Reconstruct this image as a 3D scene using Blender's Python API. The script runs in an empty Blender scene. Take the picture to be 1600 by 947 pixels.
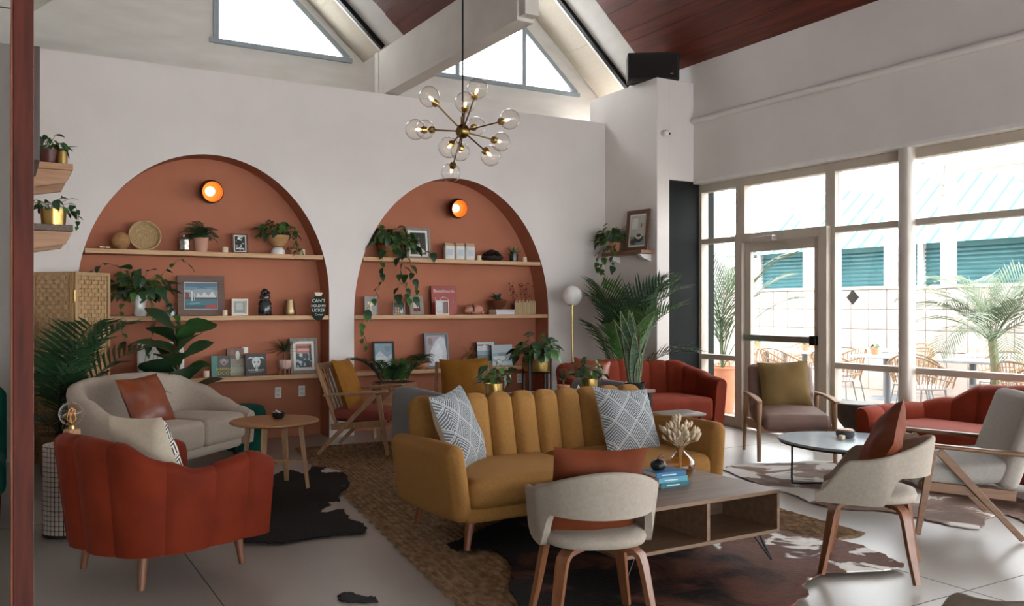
import bpy, math, random
from mathutils import Vector, Matrix
R = math.radians
PI = math.pi
rnd = random.Random(7)
sc = bpy.context.scene
col = sc.collection

# ------------------------------------------------------------------ camera, sky, exposure
cam_d = bpy.data.cameras.new('camera')
cam = bpy.data.objects.new('camera', cam_d)
col.objects.link(cam)
cam.location = (0, 0, 1.4)
cam.rotation_euler = (R(90), 0, R(-30.5))
cam_d.sensor_width = 36
cam_d.lens = 36 * 1356 / 1600
cam_d.shift_y = 6.5 / 1600
cam_d.clip_end = 500
sc.camera = cam
w = bpy.data.worlds.new('sky')
sc.world = w
w.use_nodes = True
bg = w.node_tree.nodes['Background']
bg.inputs[0].default_value = (0.93, 0.97, 1.0, 1)
bg.inputs[1].default_value = 7.0
sc.view_settings.view_transform = 'Standard'
sc.view_settings.look = 'None'
sc.view_settings.gamma = 1
sc.view_settings.use_curve_mapping = False
sc.view_settings.exposure = 0.52

# ------------------------------------------------------------------ helpers
def lin(h):
    if isinstance(h, tuple): return h
    h = h.lstrip('#')
    o = []
    for i in (0, 2, 4):
        c = int(h[i:i+2], 16) / 255
        o.append(c / 12.92 if c <= .04045 else ((c + .055) / 1.055) ** 2.4)
    return tuple(o)

MATS = {}
def mat(name, c, rough=.6, metal=0., c2=None, scale=6., stretch=(1, 1, 1), bump=0., bscale=None, bstretch=None, sheen=0., spec=.5, emit=0., contrast=.5, detail=4., coat=0.):
    """procedural principled material: noise between two colours and a fine bump"""
    if name in MATS: return MATS[name]
    m = bpy.data.materials.new(name); m.use_nodes = True
    nt = m.node_tree; N = nt.nodes; L = nt.links
    b = N['Principled BSDF']
    c1 = lin(c); cc = lin(c2) if c2 else tuple(x * .86 for x in c1)
    b.inputs['Roughness'].default_value = rough
    b.inputs['Metallic'].default_value = metal
    b.inputs['Specular IOR Level'].default_value = spec
    if sheen:
        b.inputs['Sheen Weight'].default_value = sheen
        b.inputs['Sheen Roughness'].default_value = .35
        b.inputs['Sheen Tint'].default_value = (*[min(1, x * 2.2 + .05) for x in c1], 1)
    if coat: b.inputs['Coat Weight'].default_value = coat
    tc = N.new('ShaderNodeTexCoord'); mp = N.new('ShaderNodeMapping')
    L.new(tc.outputs['Object'], mp.inputs[0]); mp.inputs['Scale'].default_value = stretch
    n = N.new('ShaderNodeTexNoise'); n.inputs['Scale'].default_value = scale; n.inputs['Detail'].default_value = detail
    L.new(mp.outputs[0], n.inputs[0])
    r = N.new('ShaderNodeValToRGB')
    r.color_ramp.elements[0].position = .5 - contrast * .5; r.color_ramp.elements[1].position = .5 + contrast * .5
    r.color_ramp.elements[0].color = (*cc, 1); r.color_ramp.elements[1].color = (*c1, 1)
    L.new(n.outputs[0], r.inputs[0]); L.new(r.outputs[0], b.inputs['Base Color'])
    if emit:
        b.inputs['Emission Color'].default_value = (*c1, 1); b.inputs['Emission Strength'].default_value = emit
    if bump:
        mp2 = N.new('ShaderNodeMapping'); L.new(tc.outputs['Object'], mp2.inputs[0]); mp2.inputs['Scale'].default_value = bstretch or stretch
        n2 = N.new('ShaderNodeTexNoise'); n2.inputs['Scale'].default_value = bscale or scale * 8; n2.inputs['Detail'].default_value = 2
        L.new(mp2.outputs[0], n2.inputs[0])
        bp = N.new('ShaderNodeBump'); bp.inputs['Strength'].default_value = bump; bp.inputs['Distance'].default_value = .006
        L.new(n2.outputs[0], bp.inputs['Height']); L.new(bp.outputs[0], b.inputs['Normal'])
    MATS[name] = m
    return m

def fabric(name, c, c2=None, sheen=.25): return mat(name, c, .9, c2=c2, scale=60, bump=.35, bscale=420, sheen=sheen, spec=.2, contrast=.8)
def velvet(name, c, c2=None): return mat(name, c, .75, c2=c2, scale=5, bump=.12, bscale=300, sheen=.25, spec=.15, contrast=.6, detail=5)
def wood(name, c, c2, axis=0, rough=.45, scale=5):
    st = [9, 9, 9]; st[axis] = .7
    return mat(name, c, rough, c2=c2, scale=scale, stretch=tuple(st), bump=.12, bscale=scale * 3, contrast=.45, detail=6)
def metal(name, c, rough=.3): return mat(name, c, rough, 1.0, scale=20)
def plain(name, c, rough=.55): return mat(name, c, rough, scale=30, c2=None, contrast=.9)
def leafm(name, c, c2): return mat(name, c, .42, c2=c2, scale=14, spec=.5)

def thin_glass(name, tint=(1, 1, 1), refl=1.0, rough=0.0):
    m = bpy.data.materials.new(name); m.use_nodes = True
    nt = m.node_tree; N = nt.nodes; L = nt.links
    N.remove(N['Principled BSDF'])
    t = N.new('ShaderNodeBsdfTransparent'); t.inputs[0].default_value = (*tint, 1)
    g = N.new('ShaderNodeBsdfGlossy'); g.inputs['Roughness'].default_value = rough
    f = N.new('ShaderNodeLayerWeight'); f.inputs[0].default_value = .5
    pw = N.new('ShaderNodeMath'); pw.operation = 'POWER'; pw.inputs[1].default_value = 4.
    mu = N.new('ShaderNodeMath'); mu.operation = 'MULTIPLY_ADD'; mu.inputs[1].default_value = refl * .9; mu.inputs[2].default_value = .035; mu.use_clamp = True
    mx = N.new('ShaderNodeMixShader')
    L.new(f.outputs['Facing'], pw.inputs[0]); L.new(pw.outputs[0], mu.inputs[0]); L.new(mu.outputs[0], mx.inputs[0]); L.new(t.outputs[0], mx.inputs[1]); L.new(g.outputs[0], mx.inputs[2])
    L.new(mx.outputs[0], N['Material Output'].inputs[0])
    return m

def spline(P, n):
    """Catmull-Rom through points, n samples"""
    P = [Vector(p) for p in P]; k = len(P) - 1; out = []
    for i in range(n):
        t = i / (n - 1) * k; j = min(int(t), k - 1); u = t - j
        p0 = P[j - 1] if j > 0 else P[0] * 2 - P[1]; p1 = P[j]; p2 = P[j + 1]; p3 = P[j + 2] if j + 2 <= k else P[k] * 2 - P[k - 1]
        out.append(.5 * ((2 * p1) + (p2 - p0) * u + (2 * p0 - 5 * p1 + 4 * p2 - p3) * u * u + (3 * p1 - p0 - 3 * p2 + p3) * u ** 3))
    return out

def interp(tab, u):
    for (a, b), (c, d) in zip(tab, tab[1:]):
        if u <= c:
            t = (u - a) / (c - a) if c > a else 0; t = max(0, min(1, t)); t = t * t * (3 - 2 * t)
            return b + (d - b) * t
    return tab[-1][1]

class MB:
    def __init__(s): s.v = []; s.f = []; s.m = []
    def add(s, v, f, M=None, mi=0):
        o = len(s.v)
        s.v += [tuple(M @ Vector(p)) if M else tuple(p) for p in v]
        s.f += [tuple(i + o for i in q) for q in f]; s.m += [mi] * len(f)
        return s
    def box(s, x0, x1, y0, y1, z0, z1, M=None, mi=0):
        v = [(x, y, z) for z in (z0, z1) for y in (y0, y1) for x in (x0, x1)]
        return s.add(v, [(0, 2, 3, 1), (4, 5, 7, 6), (0, 1, 5, 4), (2, 6, 7, 3), (0, 4, 6, 2), (1, 3, 7, 5)], M, mi)
    def bar(s, p0, p1, w0, d0, w1=None, d1=None, up=(0, 0, 1)):
        """square-section bar from p0 to p1"""
        p0 = Vector(p0); p1 = Vector(p1); z = (p1 - p0).normalized(); u = Vector(up)
        if abs(z.dot(u)) > .98: u = Vector((0, 1, 0))
        x = u.cross(z).normalized(); y = z.cross(x)
        w1 = w0 if w1 is None else w1; d1 = d0 if d1 is None else d1; v = []
        for p, a, b in ((p0, w0, d0), (p1, w1, d1)):
            for i, j in ((-1, -1), (1, -1), (1, 1), (-1, 1)): v.append(p + x * a * .5 * i + y * b * .5 * j)
        return s.add(v, [(3, 2, 1, 0), (4, 5, 6, 7), (0, 1, 5, 4), (1, 2, 6, 5), (2, 3, 7, 6), (3, 0, 4, 7)])
    def tube(s, pts, r, n=8, closed=False, M=None):
        pts = [Vector(p) for p in pts]; k = len(pts); rs = r if isinstance(r, (list, tuple)) else [r] * k
        v = []; f = []; up = None
        for i, p in enumerate(pts):
            a = pts[(i - 1) % k] if (closed or i > 0) else p; b = pts[(i + 1) % k] if (closed or i < k - 1) else p
            t = (b - a).normalized()
            if up is None: up = Vector((0, 0, 1)) if abs(t.z) < .9 else Vector((1, 0, 0))
            x = up.cross(t)
            if x.length < 1e-4: x = Vector((1, 0, 0)).cross(t)
            x.normalize(); y = t.cross(x); up = y
            for j in range(n):
                an = 2 * PI * j / n; v.append(p + (x * math.cos(an) + y * math.sin(an)) * rs[i])
        for i in range(k if closed else k - 1):
            for j in range(n):
                a = i * n + j; b = i * n + (j + 1) % n; c = ((i + 1) % k) * n + (j + 1) % n; d = ((i + 1) % k) * n + j
                f.append((a, b, c, d))
        if not closed: f.append(tuple(range(n - 1, -1, -1))); f.append(tuple((k - 1) * n + j for j in range(n)))
        return s.add(v, f, M)
    def cyl(s, p0, p1, r0, r1=None, n=16, M=None): return s.tube([p0, p1], [r0, r0 if r1 is None else r1], n, M=M)
    def sweep(s, pts, w, t, side):
        """flat bent strip: section w along side, t across"""
        pts = [Vector(p) for p in pts]; sd = Vector(side).normalized(); v = []; k = len(pts); f = []
        for i, p in enumerate(pts):
            d = (pts[min(i + 1, k - 1)] - pts[max(i - 1, 0)]).normalized(); nn = d.cross(sd).normalized()
            ww = w[i] if isinstance(w, list) else w
            for a, b in ((-1, -1), (1, -1), (1, 1), (-1, 1)): v.append(p + sd * ww * .5 * a + nn * t * .5 * b)
        for i in range(k - 1):
            for j in range(4): f.append((i * 4 + j, i * 4 + (j + 1) % 4, i * 4 + 4 + (j + 1) % 4, i * 4 + 4 + j))
        f.append((3, 2, 1, 0)); f.append(tuple((k - 1) * 4 + j for j in range(4)))
        return s.add(v, f)
    def lathe(s, prof, n=24, M=None, cap=True, ribs=0, ramp=0.):
        v = []; f = []; k = len(prof)
        for r, z in prof:
            for j in range(n):
                a = 2 * PI * j / n; rr = r * (1 + ramp * math.cos(ribs * a)) if ribs else r
                v.append((rr * math.cos(a), rr * math.sin(a), z))
        for i in range(k - 1):
            for j in range(n): f.append((i * n + j, i * n + (j + 1) % n, (i + 1) * n + (j + 1) % n, (i + 1) * n + j))
        if cap:
            if prof[0][0] > 1e-4: f.append(tuple(range(n - 1, -1, -1)))
            if prof[-1][0] > 1e-4: f.append(tuple((k - 1) * n + j for j in range(n)))
        return s.add(v, f, M)
    def sphere(s, c, r, n=16, M=None, sq=(1, 1, 1)):
        k = max(6, n // 2); v = []; f = []
        for i in range(k + 1):
            th = PI * i / k
            for j in range(n):
                a = 2 * PI * j / n
                v.append((c[0] + r * sq[0] * math.sin(th) * math.cos(a), c[1] + r * sq[1] * math.sin(th) * math.sin(a), c[2] - r * sq[2] * math.cos(th)))
        for i in range(k):
            for j in range(n): f.append((i * n + j, i * n + (j + 1) % n, (i + 1) * n + (j + 1) % n, (i + 1) * n + j))
        return s.add(v, f, M)
    def prism(s, poly, z0, z1, M=None, mi=0):
        n = len(poly); v = [(x, y, z0) for x, y in poly] + [(x, y, z1) for x, y in poly]
        f = [tuple(range(n - 1, -1, -1)), tuple(range(n, 2 * n))] + [(i, (i + 1) % n, n + (i + 1) % n, n + i) for i in range(n)]
        return s.add(v, f, M, mi)
    def flat(s, poly, M=None, mi=0): return s.add(poly, [tuple(range(len(poly)))], M, mi)
    def grid(s, nu, nv, fn, cu=False, M=None):
        v = [fn(i / (nu if cu else nu - 1), j / (nv - 1)) for j in range(nv) for i in range(nu)]; f = []
        for j in range(nv - 1):
            for i in range(nu if cu else nu - 1):
                a = j * nu + i; b = j * nu + (i + 1) % nu; f.append((a, b, b + nu, a + nu))
        return s.add(v, f, M)
    def rcube(s, sx, sy, sz, r=.05, k=5, crown=(0, 0, 0), c=(0, 0, 0), M=None):
        """rounded box with puffed faces, centred on c"""
        key = {}; v = []; f = []
        hx, hy, hz = sx / 2, sy / 2, sz / 2; r = min(r, hx, hy, hz)
        def pt(a):
            kk = tuple(round(q, 5) for q in a)
            if kk in key: return key[kk]
            q = [0, 0, 0]; H = (hx, hy, hz)
            inner = []; d = []
            for i in range(3):
                e = 1 - min(.999, r / H[i]); ai = a[i]
                # spread samples so that corners get them
                x = ai * H[i]; lim = H[i] - r; xi = max(-lim, min(lim, x)); inner.append(xi); d.append(x - xi)
            dv = Vector(d)
            if dv.length > 1e-9:
                mx = max(abs(t) for t in d); dv = dv.normalized() * mx
            p = Vector(inner) + dv
            for i in range(3):
                o = [j for j in range(3) if j != i]
                g = (1 - a[o[0]] ** 2) * (1 - a[o[1]] ** 2)
                p[i] += crown[i] * g * (a[i] if abs(a[i]) < 1 else math.copysign(1, a[i]))
            key[kk] = len(v); v.append((p.x + c[0], p.y + c[1], p.z + c[2]))
            return key[kk]
        def ticks(H):
            lim = 1 - r / H; t = [1 - (1 - lim) * i / 3 for i in range(4)]
            m = [lim * (1 - 2 * i / k) for i in range(1, k)]
            return sorted(set(round(q, 6) for q in t + m + [-q for q in t]))
        T = [ticks(hx), ticks(hy), ticks(hz)]
        for ax in range(3):
            o = [j for j in range(3) if j != ax]
            for sg in (-1, 1):
                A, B = T[o[0]], T[o[1]]
                for i in range(len(A) - 1):
                    for j in range(len(B) - 1):
                        q = []
                        for (aa, bb) in ((A[i], B[j]), (A[i + 1], B[j]), (A[i + 1], B[j + 1]), (A[i], B[j + 1])):
                            a = [0, 0, 0]; a[ax] = sg; a[o[0]] = aa; a[o[1]] = bb; q.append(pt(a))
                        if (sg > 0) == (ax == 1): q.reverse()
                        if len(set(q)) > 2: f.append(tuple(q))
        return s.add(v, f, M)
    def pillow(s, w, h, t, n=14, pinch=.06, seed=0, M=None):
        """soft square cushion standing in the XZ plane, centred"""
        rr = random.Random(seed); ph = [rr.uniform(0, 6) for _ in range(4)]
        v = []; f = []
        def q(i, j, sg):
            a = -1 + 2 * i / n; b = -1 + 2 * j / n
            e = (1 - abs(a) ** 2.6) * (1 - abs(b) ** 2.6); th = t * .5 * max(0, e) ** .5
            x = w / 2 * a * (1 - pinch * (1 - b * b)); z = h / 2 * b * (1 - pinch * (1 - a * a))
            th *= 1 + .07 * math.sin(5 * a + ph[0]) * math.cos(4 * b + ph[1]) + .05 * math.sin(11 * a * b + ph[2])
            return (x, sg * th, z)
        for sg in (-1, 1):
            o = len(v)
            v += [q(i, j, sg) for j in range(n + 1) for i in range(n + 1)]
            for j in range(n):
                for i in range(n):
                    a = o + j * (n + 1) + i; k = (a, a + 1, a + n + 2, a + n + 1)
                    f.append(k if sg < 0 else k[::-1])
        return s.add(v, f, M)
    def build(s, name, m, parent=None, sharp=38, bevel=0., flat=False, loc=None, rot=None, weld=False):
        me = bpy.data.meshes.new(name)
        me.from_pydata(s.v, [], s.f); me.update()
        ml = m if isinstance(m, list) else [m]
        for q in ml: me.materials.append(q)
        if len(ml) > 1: me.polygons.foreach_set('material_index', s.m)
        if not flat:
            me.shade_smooth(); me.set_sharp_from_angle(angle=R(sharp))
        o = bpy.data.objects.new(name, me); col.objects.link(o)
        if parent: o.parent = parent
        if loc: o.location = loc
        if rot: o.rotation_euler = rot
        if bevel:
            b = o.modifiers.new('bevel', 'BEVEL'); b.width = bevel; b.segments = 2; b.limit_method = 'ANGLE'; b.angle_limit = R(50)
        return o

def thing(name, label, cat, loc=(0, 0, 0), rz=0., group=None, rot=None):
    o = bpy.data.objects.new(name, None); col.objects.link(o); o.empty_display_size = .1
    o.location = loc; o.rotation_euler = rot if rot else (0, 0, rz)
    return tag(o, label, cat, group)
def tag(o, label, cat, group=None):
    o['label'] = label; o['category'] = cat
    if group: o['group'] = group
    return o
def struct(name, mb, m, parent=None, **k):
    o = mb.build(name, m, parent, **k)
    if not parent: o['kind'] = 'structure'
    return o
def face(fx, fy): return math.atan2(fx, -fy)      # furniture is modelled looking along -Y
def copy_tree(o, parent=None):
    c = o.copy(); col.objects.link(c)
    if parent: c.parent = parent
    for ch in list(o.children): copy_tree(ch, c)
    return c
def inst(name, me, parent, M):
    o = bpy.data.objects.new(name, me); col.objects.link(o); o.parent = parent; o.matrix_local = M
    return o
def text_obj(s, size, m, parent, loc, rot=(R(90), 0, 0), name='lettering', align='CENTER', ext=.0006, sx=1.):
    cu = bpy.data.curves.new(name, 'FONT'); cu.body = s; cu.size = size; cu.align_x = align; cu.extrude = ext
    t = bpy.data.objects.new('tmp', cu); col.objects.link(t)
    dg = bpy.context.evaluated_depsgraph_get(); me = bpy.data.meshes.new_from_object(t.evaluated_get(dg))
    bpy.data.objects.remove(t); me.materials.clear(); me.materials.append(m)
    o = bpy.data.objects.new(name, me); col.objects.link(o); o.parent = parent; o.location = loc; o.rotation_euler = rot; o.scale = (sx, 1, 1)
    return o

def shell_panels(parent, name, path, m, t, hfun, z0fun, panels, bulge=.012, lean=0., seg=8, nz=6, topr=None, pts=None, even=True):
    """upholstered wall along a plan path, split into vertical channels; outward = right of travel"""
    S = spline(path, 240); L = [0.]
    for a, b in zip(S, S[1:]): L.append(L[-1] + (b - a).length)
    T = L[-1]
    def at(u):
        d = u * T; i = 0
        lo, hi = 0, len(L) - 2
        while lo < hi:
            mid = (lo + hi + 1) // 2
            if L[mid] <= d: lo = mid
            else: hi = mid - 1
        i = lo; k = (d - L[i]) / max(1e-9, L[i + 1] - L[i]); p = S[i].lerp(S[i + 1], k)
        a = S[max(0, i - 2)]; b = S[min(len(S) - 1, i + 3)]; tg = (b - a).normalized()
        return p, Vector((tg.y, -tg.x, 0))
    out = []
    edges = panels if isinstance(panels, list) else [i / panels for i in range(panels + 1)]
    for pi in range(len(edges) - 1):
        a, b = edges[pi], edges[pi + 1]; v = []; f = []; ring = 0
        sg = max(seg, int((b - a) * T / .03)) if len(edges) < 4 else seg
        for i in range(sg + 1):
            k = i / sg; u = a + (b - a) * k; p, n = at(u); h = hfun(u); z0 = z0fun(u)
            bl = bulge * max(0, math.sin(PI * k)) ** .42
            sec = []
            r = min(t * .5, (h - z0) * .3)
            for j in range(nz + 1): sec.append((t * .5 + bl, z0 + (h - r - z0) * j / nz))
            for j in range(1, 6):
                an = PI * j / 6; sec.append(((t * .5 + bl) * math.cos(an), h - r + (r + bl * .6) * math.sin(an)))
            for j in range(nz + 1): sec.append((-(t * .5 + bl), z0 + (h - r - z0) * (1 - j / nz)))
            ring = len(sec)
            for o, z in sec:
                q = p + n * (o + lean * (z - z0)); v.append((q.x, q.y, z))
        for i in range(sg):
            for j in range(ring):
                x = i * ring + j; y = i * ring + (j + 1) % ring
                f.append((x, x + ring, y + ring, y))
        f.append(tuple(range(ring))); f.append(tuple(sg * ring + j for j in range(ring - 1, -1, -1)))
        mb = MB(); mb.add(v, f)
        out.append(mb.build(name, m, parent, sharp=50))
    return out

# ------------------------------------------------------------------ shared materials
WALL = mat('wall_paint', 'e4ddd8', .9, c2='dcd5d0', scale=2, bump=.25, bscale=90, spec=.2)
WALL2 = mat('upper_wall_paint', 'd8d4cd', .9, c2='cbc6be', scale=2, stretch=(1, 1, 4), bump=.2, bscale=60, spec=.2)
TERRA = mat('terracotta_paint', 'b4755b', .85, c2='ab6d54', scale=2.5, bump=.2, bscale=110, spec=.25)
DARKWOOD = wood('ceiling_mahogany', '6e2f1e', '43190f', axis=1, rough=.4, scale=2)
FIBRE = mat('fibre_panel', 'c9bfae', .95, c2='b5aa98', scale=30, stretch=(1, 6, 1), bump=.3, bscale=80)
FRAMEM = mat('aluminium_frame', 'c2b7a8', .5, .1, c2='b6ab9c', scale=4)
PALEWOOD = wood('pine_shelf', 'd2ab83', 'b98c63', axis=0, rough=.6)
OAK = wood('oak_light', 'a98462', '866344', axis=2, rough=.45)
WALNUT = wood('walnut', '7c5138', '5c3a26', axis=2, rough=.4)
WALNUTX = wood('walnut_arm', '7f5836', '61422a', axis=1, rough=.4)
BLACKM = mat('black_metal', '171615', .4, .6, scale=30)
BRASS = metal('brass', 'b89a5c', .28)
DKBRASS = metal('aged_brass', '8d7446', .3)
TERRAPOT = mat('terracotta_pot', 'c98a68', .8, c2='b97a5a', scale=9, bump=.1, bscale=80)
SOIL = mat('soil', '2b2019', .95, scale=60, bump=.8, bscale=90)
WHITEC = mat('white_ceramic', 'e9e6e1', .35, scale=9)
BLACKC = mat('black_ceramic', '1b1b1c', .35, scale=12)
CANDLE = mat('cream_wax', 'e2d3bb', .6, c2='d6c3a4', scale=20)
GREEN1 = leafm('pothos_leaf', '4f7a35', '29491f')
GREEN2 = leafm('dark_leaf', '2f5230', '1b3320')
GREEN3 = leafm('fresh_palm_leaf', '4d7a3c', '2a4d26')
GREEN4 = leafm('deep_palm_leaf', '35543a', '1f3526')
STEM = mat('stem', '5f6b3a', .7, scale=20)
GLASS = thin_glass('clear_glass')
# ------------------------------------------------------------------ room shell
YB = 9.03                      # face of the arched partition
XW = 7.28                      # face of the window wall header
XG = 7.45                      # glazing plane
TOP = 3.77

def floor_mat():
    m = bpy.data.materials.new('polished_concrete'); m.use_nodes = True
    nt = m.node_tree; N = nt.nodes; L = nt.links; b = N['Principled BSDF']
    tc = N.new('ShaderNodeTexCoord')
    n1 = N.new('ShaderNodeTexNoise'); n1.inputs['Scale'].default_value = .9; n1.inputs['Detail'].default_value = 6; n1.inputs['Distortion'].default_value = .2
    n2 = N.new('ShaderNodeTexNoise'); n2.inputs['Scale'].default_value = 45; n2.inputs['Detail'].default_value = 3
    L.new(tc.outputs['Object'], n1.inputs[0]); L.new(tc.outputs['Object'], n2.inputs[0])
    mx = N.new('ShaderNodeMix'); mx.data_type = 'FLOAT'; mx.inputs[0].default_value = .25
    L.new(n1.outputs[0], mx.inputs[2]); L.new(n2.outputs[0], mx.inputs[3])
    r = N.new('ShaderNodeValToRGB'); r.color_ramp.elements[0].position = .2; r.color_ramp.elements[1].position = .8
    r.color_ramp.elements[0].color = (*lin('8b847c'), 1); r.color_ramp.elements[1].color = (*lin('aaa39a'), 1)
    L.new(mx.outputs[0], r.inputs[0]); L.new(r.outputs[0], b.inputs['Base Color'])
    r2 = N.new('ShaderNodeMapRange'); r2.inputs['To Min'].default_value = .31; r2.inputs['To Max'].default_value = .37
    L.new(n1.outputs[0], r2.inputs[0]); L.new(r2.outputs[0], b.inputs['Roughness'])
    b.inputs['Specular IOR Level'].default_value = .8
    return m
mb = MB().box(-8, XG, -6, 9.6, -.2, 0)
floor = struct('floor', mb, floor_mat())
JOINT = plain('joint_filler', '5b534b', .8)
for x in (.9, 4.12):
    MB().box(x - .003, x + .003, -5, 9, 0, .0006).build('joint', JOINT, floor)
for y in (2.55, 6.35):
    MB().box(-7, 7.3, y - .003, y + .003, 0, .0006).build('joint', JOINT, floor)

# arched partition with two niches
ARCH = [(1.825, 1.215, 1.5, 2.93), (4.58, 1.26, 1.32, 2.9)]
def arch_z(a, x):
    cx, hw, z0, z1 = a; q = max(0., 1 - ((x - cx) / hw) ** 2); return z0 + (z1 - z0) * math.sqrt(q)
mb = MB()
def wq(x0, x1, za, zb): mb.flat([(x0, YB, za), (x1, YB, zb), (x1, YB, TOP), (x0, YB, TOP)])
wq(-8, ARCH[0][0] - ARCH[0][1], 0, 0)
NA = 56
def arch_pts(a):
    cx, hw, z0, z1 = a
    return [(cx - hw * math.cos(PI * i / NA), z0 + (z1 - z0) * math.sin(PI * i / NA)) for i in range(NA + 1)]
for a in ARCH:
    P = arch_pts(a)
    for (x0, za), (x1, zb) in zip(P, P[1:]): wq(x0, x1, za, zb)
wq(ARCH[0][0] + ARCH[0][1], ARCH[1][0] - ARCH[1][1], 0, 0)
wq(ARCH[1][0] + ARCH[1][1], 6.71, 0, 0)
mb.flat([(-8, YB, TOP), (6.71, YB, TOP), (6.71, 9.95, TOP), (-8, 9.95, TOP)])
wall_back = struct('wall_back', mb, WALL, sharp=20)
DEP = .3
for i, a in enumerate(ARCH):
    cx, hw, z0, z1 = a
    P = [(cx - hw, 0)] + arch_pts(a) + [(cx + hw, 0)]
    mb = MB()
    for (xa, za), (xb, zb) in zip(P, P[1:]):
        mb.flat([(xa, YB, za), (xa, YB + DEP, za), (xb, YB + DEP, zb), (xb, YB, zb)])
    mb.flat([(x, YB + DEP, z) for x, z in P])
    struct('niche', mb, TERRA, wall_back, sharp=30)

# shelf boards in the niches
SH = [1.955, 1.312, .69]
ORD = ['top', 'middle', 'lowest']
for i, a in enumerate(ARCH):
    for k, z in enumerate(SH):
        hw = a[1] * math.sqrt(max(0, 1 - max(0, (z - a[2]) / (a[3] - a[2])) ** 2)) - .004
        mb = MB().box(a[0] - hw, a[0] + hw, YB + .005, YB + DEP - .003, z - .045, z)
        tag(mb.build('niche_shelf', PALEWOOD, bevel=.003), '%s pine shelf board in the %s terracotta arch' % (ORD[k], ['larger left', 'right'][i]), 'shelf', 'pine shelf boards in the arches')

# left partition with its cedar post
CEDAR = wood('cedar', '64291a', '3e150c', axis=2, rough=.8, scale=3)
struct('wall_left', MB().box(.07, .128, 4.46, YB - .001, 0, TOP), WALL)
tr = struct('trim_1', MB().box(.045, .125, 4.36, 4.455, 0, 3.6), CEDAR, bevel=.004)
MB().box(.038, .0448, 4.36, 4.455, 0, 3.6).build('casing', wood('cedar_edge', '9a5a3a', '6a3622', axis=2, rough=.8), tr)
struct('wall_side_unseen', MB().box(-8.2, -8, -6, 9.95, 0, 6), mat('umber_fill_cut', '86705f', .9, scale=3))  # unseen wall, coloured dark to cut fill light from the left
struct('wall_rear_unseen', MB().box(-8, XG, -6.2, -6, 2.7, 6).box(-8, -2.5, -6.2, -6, 0, 2.7), WALL)  # unseen wall behind the camera, left part closed to block fill light

# folded roof: ridges and valleys run along Y
V0, SP, SL, ZV = .28, 3.5, .9, 4.36
def roof_z(x):
    u = (x - V0) % SP; return ZV + SL * (SP / 2 - abs(u - SP / 2))
xs = [V0 + SP / 2 * k for k in range(-5, 5)]
mb = MB()
for a, b in zip(xs, xs[1:]):
    za = ZV + (SL * SP / 2 if round((a - V0) / (SP / 2)) % 2 else 0); zb = ZV + (SL * SP / 2 if round((b - V0) / (SP / 2)) % 2 else 0)
    mb.flat([(a, -6.2, za), (b, -6.2, zb), (b, 9.97, zb), (a, 9.97, za)])
    mb.flat([(a, -6.2, za + .18), (a, 9.97, za + .18), (b, 9.97, zb + .18), (b, -6.2, zb + .18)])
ceil = struct('ceiling', mb, WALL2, flat=True)
def slope_pieces(xv, xr, y0, y1, n, name, m, th, gap):
    """boards along Y lying under the slope from valley xv to ridge xr"""
    zv, zr = ZV, ZV + SL * SP / 2; d = Vector((xr - xv, 0, zr - zv)); L = d.length; u = d / L; nrm = Vector((u.z, 0, -u.x))
    if nrm.z > 0: nrm = -nrm
    for k in range(n):
        a = Vector((xv, 0, zv)) + u * (L * k / n + gap); b = Vector((xv, 0, zv)) + u * (L * (k + 1) / n - gap)
        mb = MB(); t = th * (1 + .25 * math.sin(k * 2.3)); v = []
        for y in (y0, y1):
            for p, o in ((a, .001), (b, .001), (b, t), (a, t)): q = p + nrm * o; v.append((q.x, y, q.z))
        mb.add(v, [(0, 1, 2, 3), (7, 6, 5, 4), (0, 4, 5, 1), (1, 5, 6, 2), (2, 6, 7, 3), (3, 7, 4, 0)])
        mb.build(name, m, ceil)
for xv, xr in ((3.78, 2.03), (7.28, 5.53)):
    slope_pieces(xv, xr, -6, 8.72, 16, 'plank', DARKWOOD, .012, .0012)
    slope_pieces(xv, xr, 9.32, 9.94, 3, 'panel', FIBRE, .008, .003)
for xv, xr in ((.28, 2.03), (3.78, 5.53)):
    slope_pieces(xv, xr, -6, 8.72, 1, 'plank', DARKWOOD, .012, 0)
# edge trims where the eave light slot starts: a dark and a pale bar following the slope
for i, (xv, xr) in enumerate(((3.74, 2.03), (7.24, 5.53))):
    for j, (y, m, dz) in enumerate(((9.24, BLACKM, .03), (9.295, WHITEC, .03))):
        mb = MB().bar((xv, y, ZV - dz + .02), (xr, y, ZV + SL * SP / 2 - dz), .05 if j == 0 else .035, .05)
        mb.build('edge_trim', m, ceil)
# gable end wall with triangular clerestory lights
YE = 9.95
mb = MB()
SILL = 4.37
mb.box(-8, 7.28, YE, YE + .1, TOP, SILL)
G2 = 5.53; G1 = 2.03
def tri(mb, cx, b):    # wall around a triangular light of half base b (slope parallel to the roof)
    zr = ZV + SL * SP / 2
    za = SILL + SL * b
    for s in (-1, 1):
        mb.flat([(cx, YE, zr + .05), (cx + s * 1.76, YE, ZV), (cx + s * 1.76, YE, SILL), (cx + s * b, YE, SILL), (cx, YE, za)][::s])
tri(mb, G2, 1.36); tri(mb, G1, 1.55)
mb.flat([(.28, YE - .01, SILL - .3), (G1, YE - .01, SILL - .3), (G1, YE - .01, SILL + SL * 1.7), (.28, YE - .01, SILL + .1)])   # left half of the first gable is solid
for cx in (-1.47, -4.97): mb.flat([(cx - 1.75, YE, ZV), (cx + 1.75, YE, ZV), (cx, YE, ZV + SL * SP / 2)])
struct('wall_gable', mb, WALL2, flat=True)
GF = mat('clerestory_frame', '9aa3a8', .5, .2, scale=10)
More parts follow.
